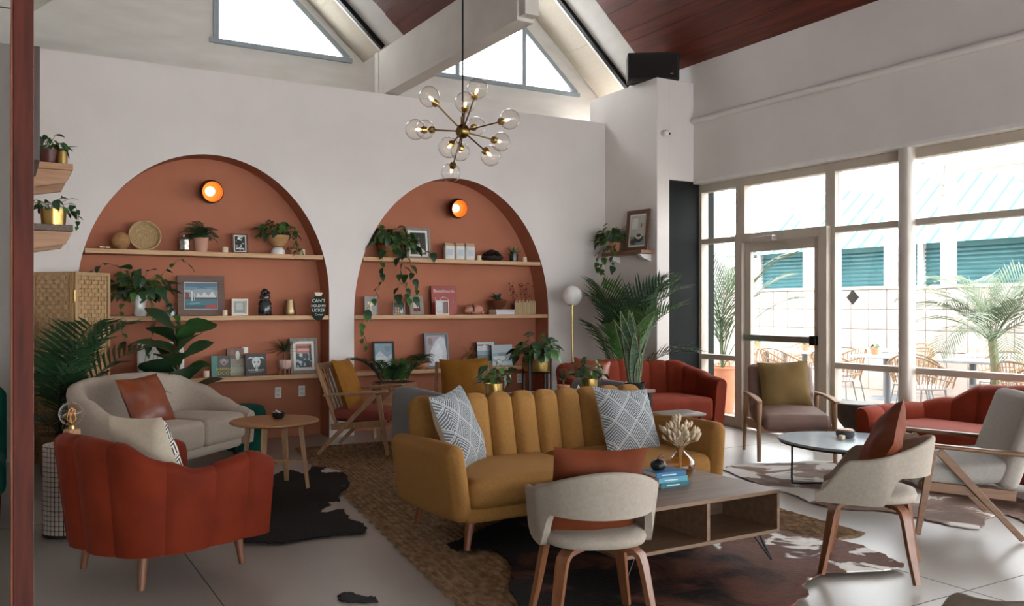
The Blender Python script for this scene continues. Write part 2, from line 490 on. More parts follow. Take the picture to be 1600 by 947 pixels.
for n, (cx, b, x0) in enumerate(((G1, 1.55, G1), (G2, 1.36, G2 - 1.36))):
    zt = lambda x: SILL + SL * (b - abs(x - cx))
    mb = MB().box(x0 - .05, cx + b + .04, YE - .05, YE + .05, SILL - .05, SILL)
    mb.bar((cx + b, YE, SILL), (cx, YE, zt(cx)), .06, .06)
    if n: mb.bar((cx - b, YE, SILL), (cx, YE, zt(cx)), .06, .06)
    mul = [cx + .02] if not n else [cx + .5, cx - .5]
    for x in mul: mb.box(x - .03, x + .03, YE - .04, YE + .04, SILL, zt(x))
    wn = struct('window_%d' % (n + 1), mb, GF)
    e = sorted([x0] + mul + [cx + b]) if n else [cx + .02, cx + b]
    for a, c in zip(e, e[1:]):
        P = [(a, SILL), (c, SILL)] + ([(c, zt(c))] if zt(c) > SILL + .01 else []) + ([(cx, zt(cx))] if a < cx < c else []) + ([(a, zt(a))] if zt(a) > SILL + .01 else [])
        MB().prism(P, -.004, .004, Matrix.Translation((0, YE, 0)) @ Matrix.Rotation(R(90), 4, 'X')).build('pane', GLASS, wn)
# valley beam and its hanger
BEAM = mat('beam_paint', 'd3cdc4', .85, c2='c8c1b7', scale=3, bump=.15, bscale=70)
bm = struct('trim_2', MB().box(3.7, 3.87, 6.2, 9.28, 3.79, 4.3), BEAM, bevel=.006)
MB().box(3.72, 3.85, 6.1, 6.24, 3.82, 5.2).build('hanger', BEAM, bm)
MB().box(3.69, 3.72, 9.26, 9.36, 3.77, 4.3).build('end_post', WALL2, bm)

# pier in the corner, dark door beside it
struct('wall_pier', MB().box(6.71, 6.9, 8.0, 9.36, 0, 4.13).box(6.9, XW + .3, 8.0, 9.36, 2.93, 4.13), WALL, bevel=.004)
DARKP = mat('dark_green_paint', '0b1210', .9, scale=4)
struct('door_2', MB().box(6.901, XG + .2, 8.03, 8.1, 0, 2.93), DARKP)

# window wall: header, soffit line, glazing
struct('wall_right', MB().box(XW, XW + .35, -6, 7.999, 2.93, ZV + .12).box(XW, XW + .35, 7.999, 9.95, 4.13, ZV + .12), WALL)
struct('trim_3', MB().box(XW - .012, XW + .2, -6, 7.99, 2.895, 2.93), WHITEC)
FD = .055
def bay(num, y0, y1, rails, z0=.12, z1=2.86, split=None):
    mb = MB()
    mb.box(XG - FD, XG + FD, y0, y0 + .05, 0, 2.895); mb.box(XG - FD, XG + FD, y1 - .05, y1, 0, 2.895)
    mb.box(XG - FD, XG + FD, y0 + .05, y1 - .05, 0, z0); mb.box(XG - FD, XG + FD, y0 + .05, y1 - .05, z1 - .06, 2.895)
    for z in rails: mb.box(XG - FD, XG + FD, y0 + .05, y1 - .05, z - .03, z + .03)
    o = struct('window_%d' % num, mb, FRAMEM, bevel=.004)
    e = [z0] + rails + [z1 - .06]
    for a, b in zip(e, e[1:]):
        MB().box(XG - .004, XG + .004, y0 + .05, y1 - .05, a + (.03 if a in rails else 0), b - (.03 if b in rails else 0)).build('pane', GLASS, o)
    return o
bay(3, 7.36, 8.03, [.8, 2.2])
bay(4, 5.22, 6.06, [.8, 2.2])
y = 5.22; k = 5
while y > -5.5:
    bay(k, y - 1.75, y, [.8, 2.2]); y -= 1.75; k += 1
# door with its fixed light above
mb = MB()
for a, b in ((7.25, 7.36), (6.06, 6.17)): mb.box(XG - .12, XG + .07, a, b, 0, 2.24)
mb.box(XG - .12, XG + .07, 6.17, 7.25, 2.14, 2.24)
for a, b in ((7.27, 7.36), (6.06, 6.13)): mb.box(XG - FD, XG + FD, a, b, 2.24, 2.895)
mb.box(XG - FD, XG + FD, 6.13, 7.27, 2.8, 2.895)
d1 = struct('door_1', mb, FRAMEM, bevel=.004)
MB().box(XG - .004, XG + .004, 6.13, 7.27, 2.24, 2.8).build('transom_pane', GLASS, d1)
leaf = MB()
for a, b in ((7.16, 7.245), (6.175, 6.26)): leaf.box(XG - .07, XG - .02, a, b, .02, 2.135)
leaf.box(XG - .07, XG - .02, 6.26, 7.16, .02, .28); leaf.box(XG - .07, XG - .02, 6.26, 7.16, 2.03, 2.135)
lf = leaf.build('door_leaf', FRAMEM, d1, bevel=.004)
MB().box(XG - .049, XG - .041, 6.26, 7.16, .28, 2.03).build('pane', GLASS, lf)
STEEL = metal('brushed_steel', 'aeb0b0', .35)
MB().box(XG - .14, XG - .09, 6.2, 7.2, 1.02, 1.09).build('push_bar', STEEL, lf, bevel=.006)
MB().box(XG - .15, XG - .07, 6.18, 6.26, 1.0, 1.1).build('bar_end', BLACKM, lf, bevel=.005)
mc = MB().box(XG - .2, XG - .12, 6.72, 7.05, 2.13, 2.19); mc.bar((XG - .16, 6.8, 2.12), (XG - .1, 6.6, 2.08), .03, .015)
mc.build('door_closer', metal('closer_grey', 'c9c6c0', .45), lf, bevel=.006)
tag(MB().box(-.0052, -.0042, -.055, .055, -.055, .055, Matrix.Translation((XG, 5.83, 1.5)) @ Matrix.Rotation(R(45), 4, 'X')).build('window_sticker', plain('sticker', '9d9f9b')), 'small grey diamond sticker on the glass right of the door', 'sticker')
col_o = MB().cyl((7.36, 5.16, 0), (7.36, 5.16, 2.895), .076, n=32)
co = struct('trim_4', col_o, mat('column_paint', 'c4bdb3', .35, .25, scale=6))
# conduit, camera, loudspeaker
tag(MB().tube([(XW - .03, 7.98, 3.66), (XW - .03, 0, 3.62), (XW - .03, -5.9, 3.62)], .038, 12).build('wall_pipe', WALL), 'white painted pipe running along the wall above the windows', 'pipe')
sc_ = thing('security_camera', 'small white dome camera on the white pier', 'camera', (6.81, 8.0, 3.47))
MB().cyl((0, 0, 0), (0, -.03, 0), .045, n=20).build('mount', WHITEC, sc_)
MB().sphere((0, -.05, -.005), .042, 18).build('dome', WHITEC, sc_)
MB().sphere((.02, -.082, -.012), .016, 12).build('lens', BLACKC, sc_)
sp = thing('loudspeaker', 'black box loudspeaker sitting on top of the corner pier', 'speaker', (6.84, 8.24, 4.131), face(-.55, -.83))
MB().box(-.31, .31, -.12, .12, 0, .34).build('cabinet', plain('speaker_black', '15120f', .6), sp, bevel=.015)
MB().box(-.28, .28, -.128, -.121, .03, .31).build('grille', mat('speaker_grille', '1c1815', .9, scale=200, bump=.5, bscale=300), sp)
MB().box(.2, .235, -.1295, -.128, .07, .085).build('badge', metal('badge', 'b08a5a'), sp)
# ------------------------------------------------------------------ rugs
def hide_mat(name, stops, scale, grad=None):
    m = bpy.data.materials.new(name); m.use_nodes = True
    nt = m.node_tree; N = nt.nodes; L = nt.links; b = N['Principled BSDF']; b.inputs['Roughness'].default_value = .75
    b.inputs['Specular IOR Level'].default_value = .2
    tc = N.new('ShaderNodeTexCoord'); n = N.new('ShaderNodeTexNoise'); n.inputs['Scale'].default_value = scale; n.inputs['Detail'].default_value = 5; n.inputs['Distortion'].default_value = .8
    L.new(tc.outputs['Object'], n.inputs[0]); val = n.outputs[0]
    if grad:
        vm = N.new('ShaderNodeVectorMath'); vm.operation = 'DOT_PRODUCT'; vm.inputs[1].default_value = grad[0]
        L.new(tc.outputs['Object'], vm.inputs[0])
        ad = N.new('ShaderNodeMath'); ad.operation = 'ADD'; ad.inputs[1].default_value = grad[1]; L.new(vm.outputs['Value'], ad.inputs[0])
        ad2 = N.new('ShaderNodeMath'); ad2.operation = 'ADD'; L.new(ad.outputs[0], ad2.inputs[0]); L.new(val, ad2.inputs[1]); val = ad2.outputs[0]
    r = N.new('ShaderNodeValToRGB'); e = r.color_ramp.elements
    while len(e) < len(stops): e.new(.5)
    for q, (p, c) in zip(e, stops): q.position = p; q.color = (*lin(c), 1)
    L.new(val, r.inputs[0]); L.new(r.outputs[0], b.inputs['Base Color'])
    mp = N.new('ShaderNodeMapping'); mp.inputs['Scale'].default_value = (1, 4, 1); mp.inputs['Rotation'].default_value = (0, 0, .6); L.new(tc.outputs['Object'], mp.inputs[0])
    n2 = N.new('ShaderNodeTexNoise'); n2.inputs['Scale'].default_value = 22; L.new(mp.outputs[0], n2.inputs[0])
    bp = N.new('ShaderNodeBump'); bp.inputs['Strength'].default_value = .6; bp.inputs['Distance'].default_value = .01; L.new(n2.outputs[0], bp.inputs['Height']); L.new(bp.outputs[0], b.inputs['Normal'])
    return m
def hide(name, label, outline, m, z, seed):
    r = random.Random(seed); P = spline([(x, y, 0) for x, y in outline] + [(*outline[0], 0)], len(outline) * 6)[:-1]
    P = [(p.x + r.uniform(-.012, .012), p.y + r.uniform(-.012, .012)) for p in P]
    cx = sum(p[0] for p in P) / len(P); cy = sum(p[1] for p in P) / len(P)
    mb = MB().prism([(x - cx, y - cy) for x, y in P], 0, .008)
    o = mb.build(name, m, loc=(cx, cy, z)); return tag(o, label, 'rug')
HIDE1 = [(1.24, 5.19), (1.42, 5.08), (1.58, 5.1), (1.74, 5.1), (1.93, 5.07), (1.99, 5.27), (1.96, 5.42), (2.04, 5.79), (2.13, 6.14), (2.33, 6.44), (2.45, 6.87), (2.44, 7.14), (2.33, 7.34), (2.17, 7.04), (2.12, 7.29), (1.95, 7.17), (1.72, 6.86), (1.44, 6.26), (1.17, 5.61)]
HIDE2 = [(2.22, 4.52), (2.34, 4.57), (2.6, 4.73), (2.88, 4.88), (3.27, 4.96), (3.89, 4.82), (4.21, 4.52), (4.21, 4.04), (4.13, 3.65), (4.27, 3.36), (4.18, 3.02), (4.12, 2.91), (3.93, 2.93), (3.7, 3.03), (3.42, 2.97), (3.32, 2.85), (3.04, 2.75), (2.68, 2.6), (2.36, 2.6), (2.15, 2.8), (2.01, 3.2), (2.13, 3.64), (2.27, 3.85), (2.38, 4.11), (2.39, 4.27), (2.31, 4.35), (2.22, 4.37)]
HIDE3 = [(5.34, 5.5), (5.59, 5.59), (6.05, 5.43), (6.42, 5.32), (6.8, 4.88), (6.9, 4.34), (6.26, 3.42), (5.71, 3.12), (5.82, 3.33), (5.59, 3.34), (5.28, 3.22), (5.22, 3.5), (5.2, 3.82), (5.02, 3.99), (4.97, 4.23), (5.07, 4.49), (5.12, 4.85)]
hide('cowhide_rug', 'black and white cowhide rug under the round oak side table', HIDE1, hide_mat('hide_black_white', [(0, '050403'), (.56, '080605'), (.575, 'b5aba0'), (1, 'c9beb2')], 2.2, ((.28, .0, 0), -.06)), .014, 1)
hide('cowhide_rug', 'dark brown cowhide rug with white edge under the coffee table', HIDE2, hide_mat('hide_dark_brown', [(0, '070504'), (.44, '0b0706'), (.55, '4a2a20'), (.68, '6b4234'), (.8, '57362b'), (.83, 'd9d3ca'), (1, 'e6e2dc')], 3.2, ((.17, -.13, 0), .02)), .024, 2)
hide('cowhide_rug', 'grey brown and white cowhide rug under the round low table', HIDE3, hide_mat('hide_grey', [(0, '3a2a24'), (.42, '6d554a'), (.53, '8d7568'), (.55, 'cfc8c0'), (1, 'ded9d3')], 2.6, ((-.02, .04, 0), 0)), .004, 3)

hide('cowhide_rug', 'small ragged black cowhide scrap on the bare floor at the bottom', [(1.41, 4.05), (1.46, 4.06), (1.49, 3.98), (1.54, 3.93), (1.53, 3.87), (1.46, 3.9), (1.4, 3.96)], plain('hide_black', '070504', .8), .002, 4)

JUTE = mat('jute', 'a08568', .95, c2='6c563e', scale=26, stretch=(1, .5, 1), bump=.6, bscale=120, contrast=.35, spec=.1)
def jute_rug():
    C = [(1.8, 3.35), (4.6, 3.5), (4.95, 8.35), (2.5, 8.5)]     # near left, near right, far right, far left
    NR, NL = 64, 300; v = []; f = []; nu = NR * 2 + 1
    for j in range(NL + 1):
        b = j / NL
        for i in range(nu):
            a = i / (nu - 1); row = i // 2; on = i % 2
            x = (C[0][0] * (1 - a) + C[1][0] * a) * (1 - b) + (C[3][0] * (1 - a) + C[2][0] * a) * b
            y = (C[0][1] * (1 - a) + C[1][1] * a) * (1 - b) + (C[3][1] * (1 - a) + C[2][1] * a) * b
            br = .5 + .5 * math.sin(j * 2.1 + row * PI)
            z = .003 + (.008 + .003 * br) * on
            x += .006 * math.sin(j * 1.05 + row * 2) * on
            if i in (0, nu - 1): x += .012 * math.sin(j * .7)
            if j in (0, NL): y += .02 * math.sin(row * .9); z = .001
            v.append((x - 3, y - 5, z))
    for j in range(NL):
        for i in range(nu - 1): a = j * nu + i; f.append((a, a + 1, a + nu + 1, a + nu))
    return tag(MB().add(v, f).build('jute_rug', JUTE, loc=(3, 5, .001)), 'large braided brown jute rug under the mustard sofa', 'rug')
jute_rug()

# ------------------------------------------------------------------ cushions
def place(o, base, rz, local, rot=(0, 0, 0)):
    M = Matrix.Translation(base) @ Matrix.Rotation(rz, 4, 'Z') @ Matrix.Translation(local) @ Matrix.Rotation(rot[2], 4, 'Z') @ Matrix.Rotation(rot[0], 4, 'X') @ Matrix.Rotation(rot[1], 4, 'Y')
    o.matrix_world = M; return o
def cushion(label, w, h, t, m, base, rz, local, rot, seed=0, m2=None):
    mb = MB().pillow(w, h, t, 16, .07, seed)
    n = len(mb.f) // 2
    if m2: mb.m = [0] * n + [1] * n
    o = mb.build('cushion', [m, m2] if m2 else m, sharp=80)
    return tag(place(o, base, rz, local, rot), label, 'cushion')
def line_pattern(name, c1, c2, cell=.115, lines=7, rot=45, duty=.5):
    """woven nested-diamond line pattern in the cushion plane"""
    m = bpy.data.materials.new(name); m.use_nodes = True
    nt = m.node_tree; N = nt.nodes; L = nt.links; b = N['Principled BSDF']; b.inputs['Roughness'].default_value = .9
    tc = N.new('ShaderNodeTexCoord'); mp = N.new('ShaderNodeMapping'); mp.inputs['Rotation'].default_value = (0, R(rot), 0); mp.inputs['Scale'].default_value = (1 / cell,) * 3
    L.new(tc.outputs['Object'], mp.inputs[0]); sp_ = N.new('ShaderNodeSeparateXYZ'); L.new(mp.outputs[0], sp_.inputs[0])
    def M_(op, a, bb=None, c=None):
        q = N.new('ShaderNodeMath'); q.operation = op
        for i, x in enumerate((a, bb, c)):
            if x is None: continue
            if isinstance(x, (int, float)): q.inputs[i].default_value = x
            else: L.new(x, q.inputs[i])
        return q.outputs[0]
    u, v = sp_.outputs['X'], sp_.outputs['Z']
    fu = M_('FRACT', u); fv = M_('FRACT', v)
    mx = M_('MAXIMUM', fu, fv)                       # nested chevrons inside every cell
    st = M_('LESS_THAN', M_('FRACT', M_('MULTIPLY', mx, float(lines))), duty)
    ed = M_('MAXIMUM', M_('GREATER_THAN', fu, .955), M_('GREATER_THAN', fv, .955))
    val = M_('MAXIMUM', st, ed)
    mix = N.new('ShaderNodeMix'); mix.data_type = 'RGBA'; mix.inputs[6].default_value = (*lin(c1), 1); mix.inputs[7].default_value = (*lin(c2), 1)
    L.new(val, mix.inputs[0]); L.new(mix.outputs[2], b.inputs['Base Color'])
    return m
PAT = line_pattern('slate_line_weave', '525a62', 'aeaeaa', .13, 9, 45, .34)
PAT2 = line_pattern('black_line_weave', '26272b', 'd5cdc0', .09, 6, 0, .5)
CREAMF = fabric('cream_linen', 'c9bda9', 'b8ab96')
RUSTV = velvet('rust_velvet_cushion', '743a20', '582814')
LEATHER = mat('rust_leather', '85401f', .4, c2='682c14', scale=7, bump=.12, bscale=70, coat=.1)

# ------------------------------------------------------------------ mustard sofa
MUST = fabric('mustard_fabric', 'a0753f', '8a6233')
LEGW = wood('sofa_leg_wood', '7c4628', '5f341d', axis=2)
YS = (3.16, 4.73, 0)
t = thing('mustard_sofa', 'mustard yellow fabric sofa with channelled back behind the coffee table', 'sofa', YS)
MB().rcube(1.84, .74, .09, .03, 4, c=(0, -.06, .225)).build('base_rail', MUST, t)
for s in (-1, 1):
    MB().rcube(.905, .72, .17, .06, 8, crown=(.004, .008, .02), c=(s * .4535, -.1, .342)).build('seat_cushion', MUST, t)
    MB().rcube(.115, .86, .43, .055, 6, crown=(.012, .012, .012), M=Matrix.Translation((s * .965, -.03, .4)) @ Matrix.Rotation(R(7 * s), 4, 'Y') @ Matrix.Rotation(R(-2), 4, 'X')).build('arm', MUST, t)
for k in range(10):
    x = -.825 + k * .1834
    MB().rcube(.184, .13, .56, .055, 6, crown=(.002, .02, .012), M=Matrix.Translation((x, .31, .545)) @ Matrix.Rotation(R(-12), 4, 'X')).build('back_channel', MUST, t)
MB().rcube(1.8, .05, .5, .02, 3, M=Matrix.Translation((0, .375, .53)) @ Matrix.Rotation(R(-12), 4, 'X')).build('back_panel', MUST, t)
for x, y in ((-.86, -.36), (.86, -.36), (-.84, .33), (.84, .33), (0, -.33)):
    MB().cyl((x, y, .2), (x * 1.04, y * 1.05, 0.026), .03, .018, 14).build('leg', LEGW, t)
cushion('slate cushion with white line pattern at the left end of the mustard sofa', .5, .5, .17, PAT, YS, 0, (-.73, .04, .65), (R(-20), R(-4), R(40)), 1, CREAMF)
cushion('slate cushion with white line pattern at the right end of the mustard sofa', .52, .52, .16, PAT, YS, 0, (.57, .02, .6), (R(-24), R(6), R(8)), 2, CREAMF)

# ------------------------------------------------------------------ round-backed seats
def u_path(w, d, rc, front=0.):
    a = w / 2; b = d / 2; k = rc * .3
    R_ = [(a + front, -b, 0), (a, -b * .3, 0), (a, b - rc, 0), (a - k, b - k, 0), (a - rc, b, 0)]
    mid = [(x, b, 0) for x in ((a - rc) * .5, 0, -(a - rc) * .5)]
    return R_ + mid + [(-x, y, z) for x, y, z in R_[::-1]]
def tub(name, label, cat, loc, rz, w, d, rc, hb, tab, m, panels, th=.12, z0=.2, seat_z=.43, lean=.1, bulge=.012, cushions=1, leg_m=None, leg_in=.1, seat_m=None):
    """tab: heights along half of the wall, from the arm front (0) to the back centre (.5)"""
    t = thing(name, label, cat, loc, rz)
    hf = lambda u: interp(tab, u if u <= .5 else 1 - u)
    shell_panels(t, 'wall_panel', u_path(w, d, rc), m, th, hf, lambda u: z0, panels, bulge, lean)
    MB().rcube(w - th * .9, d - th * .6, .1, .04, 4, c=(0, -.02, z0 + .03)).build('base', m, t)
    sw = (w - th - .01) / cushions
    for k in range(cushions):
        MB().rcube(sw - .004, d - th * .55, seat_z - z0 - .06, .05, 8, crown=(.004, .012, .022), c=(-(w - th - .01) / 2 + sw * (k + .5), -.06, (seat_z + z0 + .06) / 2)).build('seat_cushion', seat_m or m, t)
    for sx in (-1, 1):
        for sy in (-1, 1):
            x = sx * (w / 2 - leg_in); y = sy * (d / 2 - leg_in)
            MB().cyl((x, y, z0 + .02), (x * 1.06, y * 1.08, 0.015), .027, .016, 12).build('leg', leg_m or WALNUT, t)
    return t
ORANGE = velvet('burnt_orange_velvet', '742810', '561a08')
RED = velvet('brick_red_velvet', '81301a', '632311')
CREAM = fabric('oatmeal_fabric', 'b3a597', 'a09284')
OC = (.75, 4.95, 0); orz = face(.93, .37)
tub('orange_armchair', 'burnt orange velvet tub armchair with channelled back, seen from behind', 'armchair', OC, orz, .75, .73, .25, .76, [(0, .6), (.07, .64), (.14, .61), (.22, .59), (.3, .65), (.38, .745), (.5, .76)], ORANGE, [0, .08, .18, .29, .39, .5, .61, .71, .82, .92, 1], th=.1, z0=.19, lean=.12, bulge=.016)
cushion('cream cushion with black line pattern in the orange armchair', .5, .44, .17, PAT2, OC, orz, (-.02, .1, .63), (R(-20), R(3), R(4)), 3, CREAMF)
RC = (5.95, 7.42, 0)
tub('red_loveseat', 'brick red velvet channelled loveseat in front of the corner pier', 'sofa', RC, face(-.12, -1), 1.56, .78, .34, .8, [(0, .62), (.08, .64), (.16, .7), (.26, .78), (.5, .8)], RED, 14, th=.13, z0=.12, lean=.1, bulge=.02)
cushion('rust cushion at the left end of the red loveseat', .42, .42, .15, LEATHER, RC, face(-.12, -1), (-.52, .08, .64), (R(-16), R(8), R(-8)), 4)
RS = (6.66, 3.86, 0)
tub('red_sofa', 'brick red velvet channelled sofa below the windows at right', 'sofa', RS, face(-1, .02), 1.86, .76, .34, .75, [(0, .54), (.1, .55), (.2, .56), (.27, .61), (.36, .74), (.5, .76)], RED, 14, th=.13, z0=.14, seat_z=.44, lean=.14, bulge=.02)
LS = (1.2, 7.78, 0); lrz = face(.7, -.7)
tub('cream_loveseat', 'oatmeal fabric loveseat with sloping arms in front of the left arch', 'sofa', LS, lrz, 1.36, .74, .28, .82, [(0, .46), (.04, .5), (.12, .58), (.2, .69), (.29, .8), (.36, .82), (.5, .83)], CREAM, [0, .5, 1], th=.14, z0=.17, seat_z=.46, lean=.13, bulge=.0, cushions=2, leg_m=BLACKM)
cushion('rust leather cushion on the oatmeal loveseat', .46, .46, .16, LEATHER, LS, lrz, (-.27, -.02, .63), (R(-26), R(-3), R(-6)), 5)
# grey sofa standing back to back with the mustard one
GREYV = velvet('grey_velvet', '7d7f80', '6c6e70')
t = thing('grey_sofa', 'grey velvet sofa standing back to back with the mustard sofa', 'sofa', (3.52, 5.87, .004), PI)
MB().rcube(1.74, .84, .14, .04, 4, c=(0, 0, .2)).build('base', GREYV, t)
MB().rcube(1.74, .15, .56, .07, 8, crown=(0, .01, .01), c=(0, .36, .48)).build('backrest', GREYV, t)
for s in (-1, 1):
    MB().rcube(.15, .86, .56, .07, 8, crown=(.012, .01, .012), c=(s * .84, 0, .5)).build('arm', GREYV, t)
    MB().rcube(.74, .66, .17, .06, 6, crown=(0, .01, .02), c=(s * .38, -.08, .355)).build('seat_cushion', GREYV, t)
    MB().rcube(.74, .15, .34, .06, 6, crown=(.01, .02, .01), M=Matrix.Translation((s * .38, .235, .57)) @ Matrix.Rotation(R(-8), 4, 'X')).build('back_cushion', GREYV, t)
    for y in (-.34, .34): MB().cyl((s * .78, y, .14), (s * .8, y, .012), .025, .018, 12).build('leg', BLACKM, t)
# sliver of a green sofa beyond the partition
GRV = velvet('emerald_velvet', '1d6154', '0f4238')
t = thing('green_sofa', 'emerald green velvet sofa end behind the cedar post', 'sofa', (-.62, 6.78, 0), 0)
MB().rcube(1.3, .74, .24, .07, 5, c=(0, 0, .3)).build('seat', GRV, t)
for k in range(7): MB().rcube(.186, .15, .55, .06, 5, crown=(0, .02, .01), M=Matrix.Translation((-.56 + k * .187, .3, .56)) @ Matrix.Rotation(R(-8), 4, 'X')).build('back_channel', GRV, t)
for x in (-.55, .6):
    for y in (-.3, .3): MB().cyl((x, y, .2), (x, y, 0), .022, .015, 12).build('leg', WALNUT, t)

# ------------------------------------------------------------------ bentwood tub chairs
CHF = fabric('stone_fabric', 'a89d91', '948a7e')
BENT = wood('bentwood_walnut', '87573a', '643d26', axis=2, rough=.35)
BENTD = wood('bentwood_face', '6b3820', '4f2816', axis=2, rough=.4)
def tub_chair(label, loc, rz):
    t = thing('tub_chair', label, 'chair', loc, rz)
    # padded seat pan
    def seat(u, v):
        a = 2 * PI * u; r = [0, .8, .97, 1, .97, .8, 0][min(6, int(round(v * 6)))]; z = [.405, .405, .415, .435, .455, .468, .46][min(6, int(round(v * 6)))]
        cx = math.copysign(abs(math.cos(a)) ** .8, math.cos(a)); cy = math.copysign(abs(math.sin(a)) ** .8, math.sin(a))
        return (.225 * cx * r, .235 * cy * r - .01, z)
    MB().grid(40, 7, seat, cu=True).build('seat', CHF, t, sharp=70)
    a = .232; pts = [(a * .93, -.25, 0), (a, -.1, 0)]
    for k in range(9):
        an = PI * k / 8; pts.append((a * math.cos(an), .02 + .25 * math.sin(an), 0))
    pts += [(-a, -.1, 0), (-a * .93, -.25, 0)]
    top = [(0, .46), (.14, .635), (.5, .745)]
    bot = [(0, .405), (.24, .405), (.31, .55), (.5, .55)]
    hf = lambda u: interp(top, u if u <= .5 else 1 - u); bf = lambda u: interp(bot, u if u <= .5 else 1 - u)
    shell_panels(t, 'wrap_back', pts, CHF, .032, hf, bf, [0, 1], 0, .13, seg=90, nz=6)
    for sx in (-1, 1):
        for sy in (-1, 1):
            d = Vector((sx * .8, sy * .8, 0)).normalized(); side = (-d.y, d.x, 0)
            P = [d * .03 + Vector((0, 0, .392)), d * .16 + Vector((0, 0, .392)), d * .205 + Vector((0, 0, .388)), d * .232 + Vector((0, 0, .37)), d * .245 + Vector((0, 0, .335)), d * .28 + Vector((0, 0, .17)), d * .315 + Vector((0, 0, .034))]
            MB().sweep(P, [.05, .055, .055, .055, .052, .042, .032], .022, side).build('leg', BENT, t, sharp=45)
    MB().cyl((0, 0, .382), (0, 0, .404), .1, n=24).build('swivel_plate', BENTD, t)
    return t
C1 = (2.19, 3.04, 0); C1r = face(.36, .93)
tub_chair('stone grey tub chair with walnut legs in the foreground, seen from behind', C1, C1r)
cushion('rust velvet cushion in the foreground tub chair', .42, .42, .16, RUSTV, C1, C1r, (.0, .05, .61), (R(-14), R(-3), R(5)), 6)
C2 = (3.93, 2.97, 0); C2r = face(-.57, .82)
tub_chair('stone grey tub chair with walnut legs between coffee table and armchair, seen from the side', C2, C2r)
cushion('rust velvet cushion in the side-on tub chair', .44, .44, .16, RUSTV, C2, C2r, (.0, .05, .65), (R(-24), R(28), R(6)), 7)
tub_chair('tub chair in the bottom right corner with only its back rim in view', (2.46, 1.27, 0), face(.2, .98))

# ------------------------------------------------------------------ wooden armchairs
def vleg_chair(label, loc, rz, seat_m, back_m, w=.64, az=.58, ry=.36, wood_m=OAK, padded=False, group=None):
    """armchair with splayed inverted-V side legs and flat arms"""
    t = thing('wooden_armchair', label, 'armchair', loc, rz)
    a = w / 2
    for s in (-1, 1):
        MB().bar((s * a, -.22, az), (s * (a + .015), -.31, .016), .05, .026, .032, .022, up=(1, 0, 0)).build('front_leg', wood_m, t, bevel=.004)
        MB().bar((s * a, -.19, az), (s * (a + .015), ry, .016), .05, .026, .034, .022, up=(1, 0, 0)).build('rear_leg', wood_m, t, bevel=.004)
        MB().rcube(.062, .62, .026, .012, 4, M=Matrix.Translation((s * (a + .005), .0, az + .012)) @ Matrix.Rotation(R(-4), 4, 'X')).build('arm', wood_m, t)
        if not padded: MB().bar((s * (a - .05), .2, .3), (s * (a - .05), .4, .86), .03, .04, .028, .03, up=(1, 0, 0)).build('back_post', wood_m, t, bevel=.004)
        MB().bar((s * (a - .02), -.27, .31), (s * (a - .02), .24, .27), .03, .06, up=(0, 0, 1)).build('side_rail', wood_m, t, bevel=.004)
    MB().box(-a, a, -.29, -.25, .28, .34).build('front_rail', wood_m, t, bevel=.004)
    if padded:
        MB().rcube(w - .06, .58, .13, .04, 8, crown=(0, .01, .02), M=Matrix.Translation((0, -.04, .385)) @ Matrix.Rotation(R(5), 4, 'X')).build('seat_cushion', seat_m, t)
        MB().rcube(w - .03, .12, .58, .05, 8, crown=(.004, .012, .012), M=Matrix.Translation((0, .29, .58)) @ Matrix.Rotation(R(-19), 4, 'X')).build('backrest', back_m, t)
    else:
        MB().rcube(w - .07, .54, .11, .04, 8, crown=(0, .01, .02), M=Matrix.Translation((0, -.03, .365)) @ Matrix.Rotation(R(4), 4, 'X')).build('seat_cushion', seat_m, t)
        MB().box(-(a - .05), a - .05, .385, .41, .8, .86).build('top_rail', wood_m, t, bevel=.004)
        for k in range(5): MB().bar((-.2 + .1 * k, .21, .33), (-.2 + .1 * k, .385, .82), .028, .014).build('slat', wood_m, t)
    return t
PINKS = velvet('dusty_rose_seat', '8c4a40', '7a3d34')
MUSTV = velvet('mustard_velvet', '8f5f1f', '744a17')
TAUPE = fabric('grey_tweed', 'a8a29c', '95908a')
BROWNF = fabric('brown_tweed', '6a5446', '5a463a')
A1 = (3.06, 8.02, 0); a1r = face(.8, -.6)
vleg_chair('oak armchair with dusty rose seat between the two arches', A1, a1r, PINKS, PINKS)
cushion('mustard velvet cushion on the oak armchair between the arches', .5, .5, .16, MUSTV, A1, a1r, (0, .17, .66), (R(-20), R(2), 0), 8)
A2 = (3.78, 7.28, 0); a2r = face(-.42, -.9)
vleg_chair('oak armchair partly hidden behind the grey sofa', A2, a2r, PINKS, PINKS)
cushion('mustard velvet cushion on the armchair behind the grey sofa', .48, .48, .16, MUSTV, A2, a2r, (0, .14, .68), (R(-18), R(-2), 0), 9)
A3 = (5.3, 3.36, 0); a3r = face(-.72, .7)
vleg_chair('walnut framed armchair with pale grey back at the right edge', A3, a3r, TAUPE, mat('armchair_brown', 'a39b93', .9, c2='968e86', scale=60, bump=.3, bscale=400), w=.74, az=.53, ry=.27, wood_m=WALNUTX, padded=True)

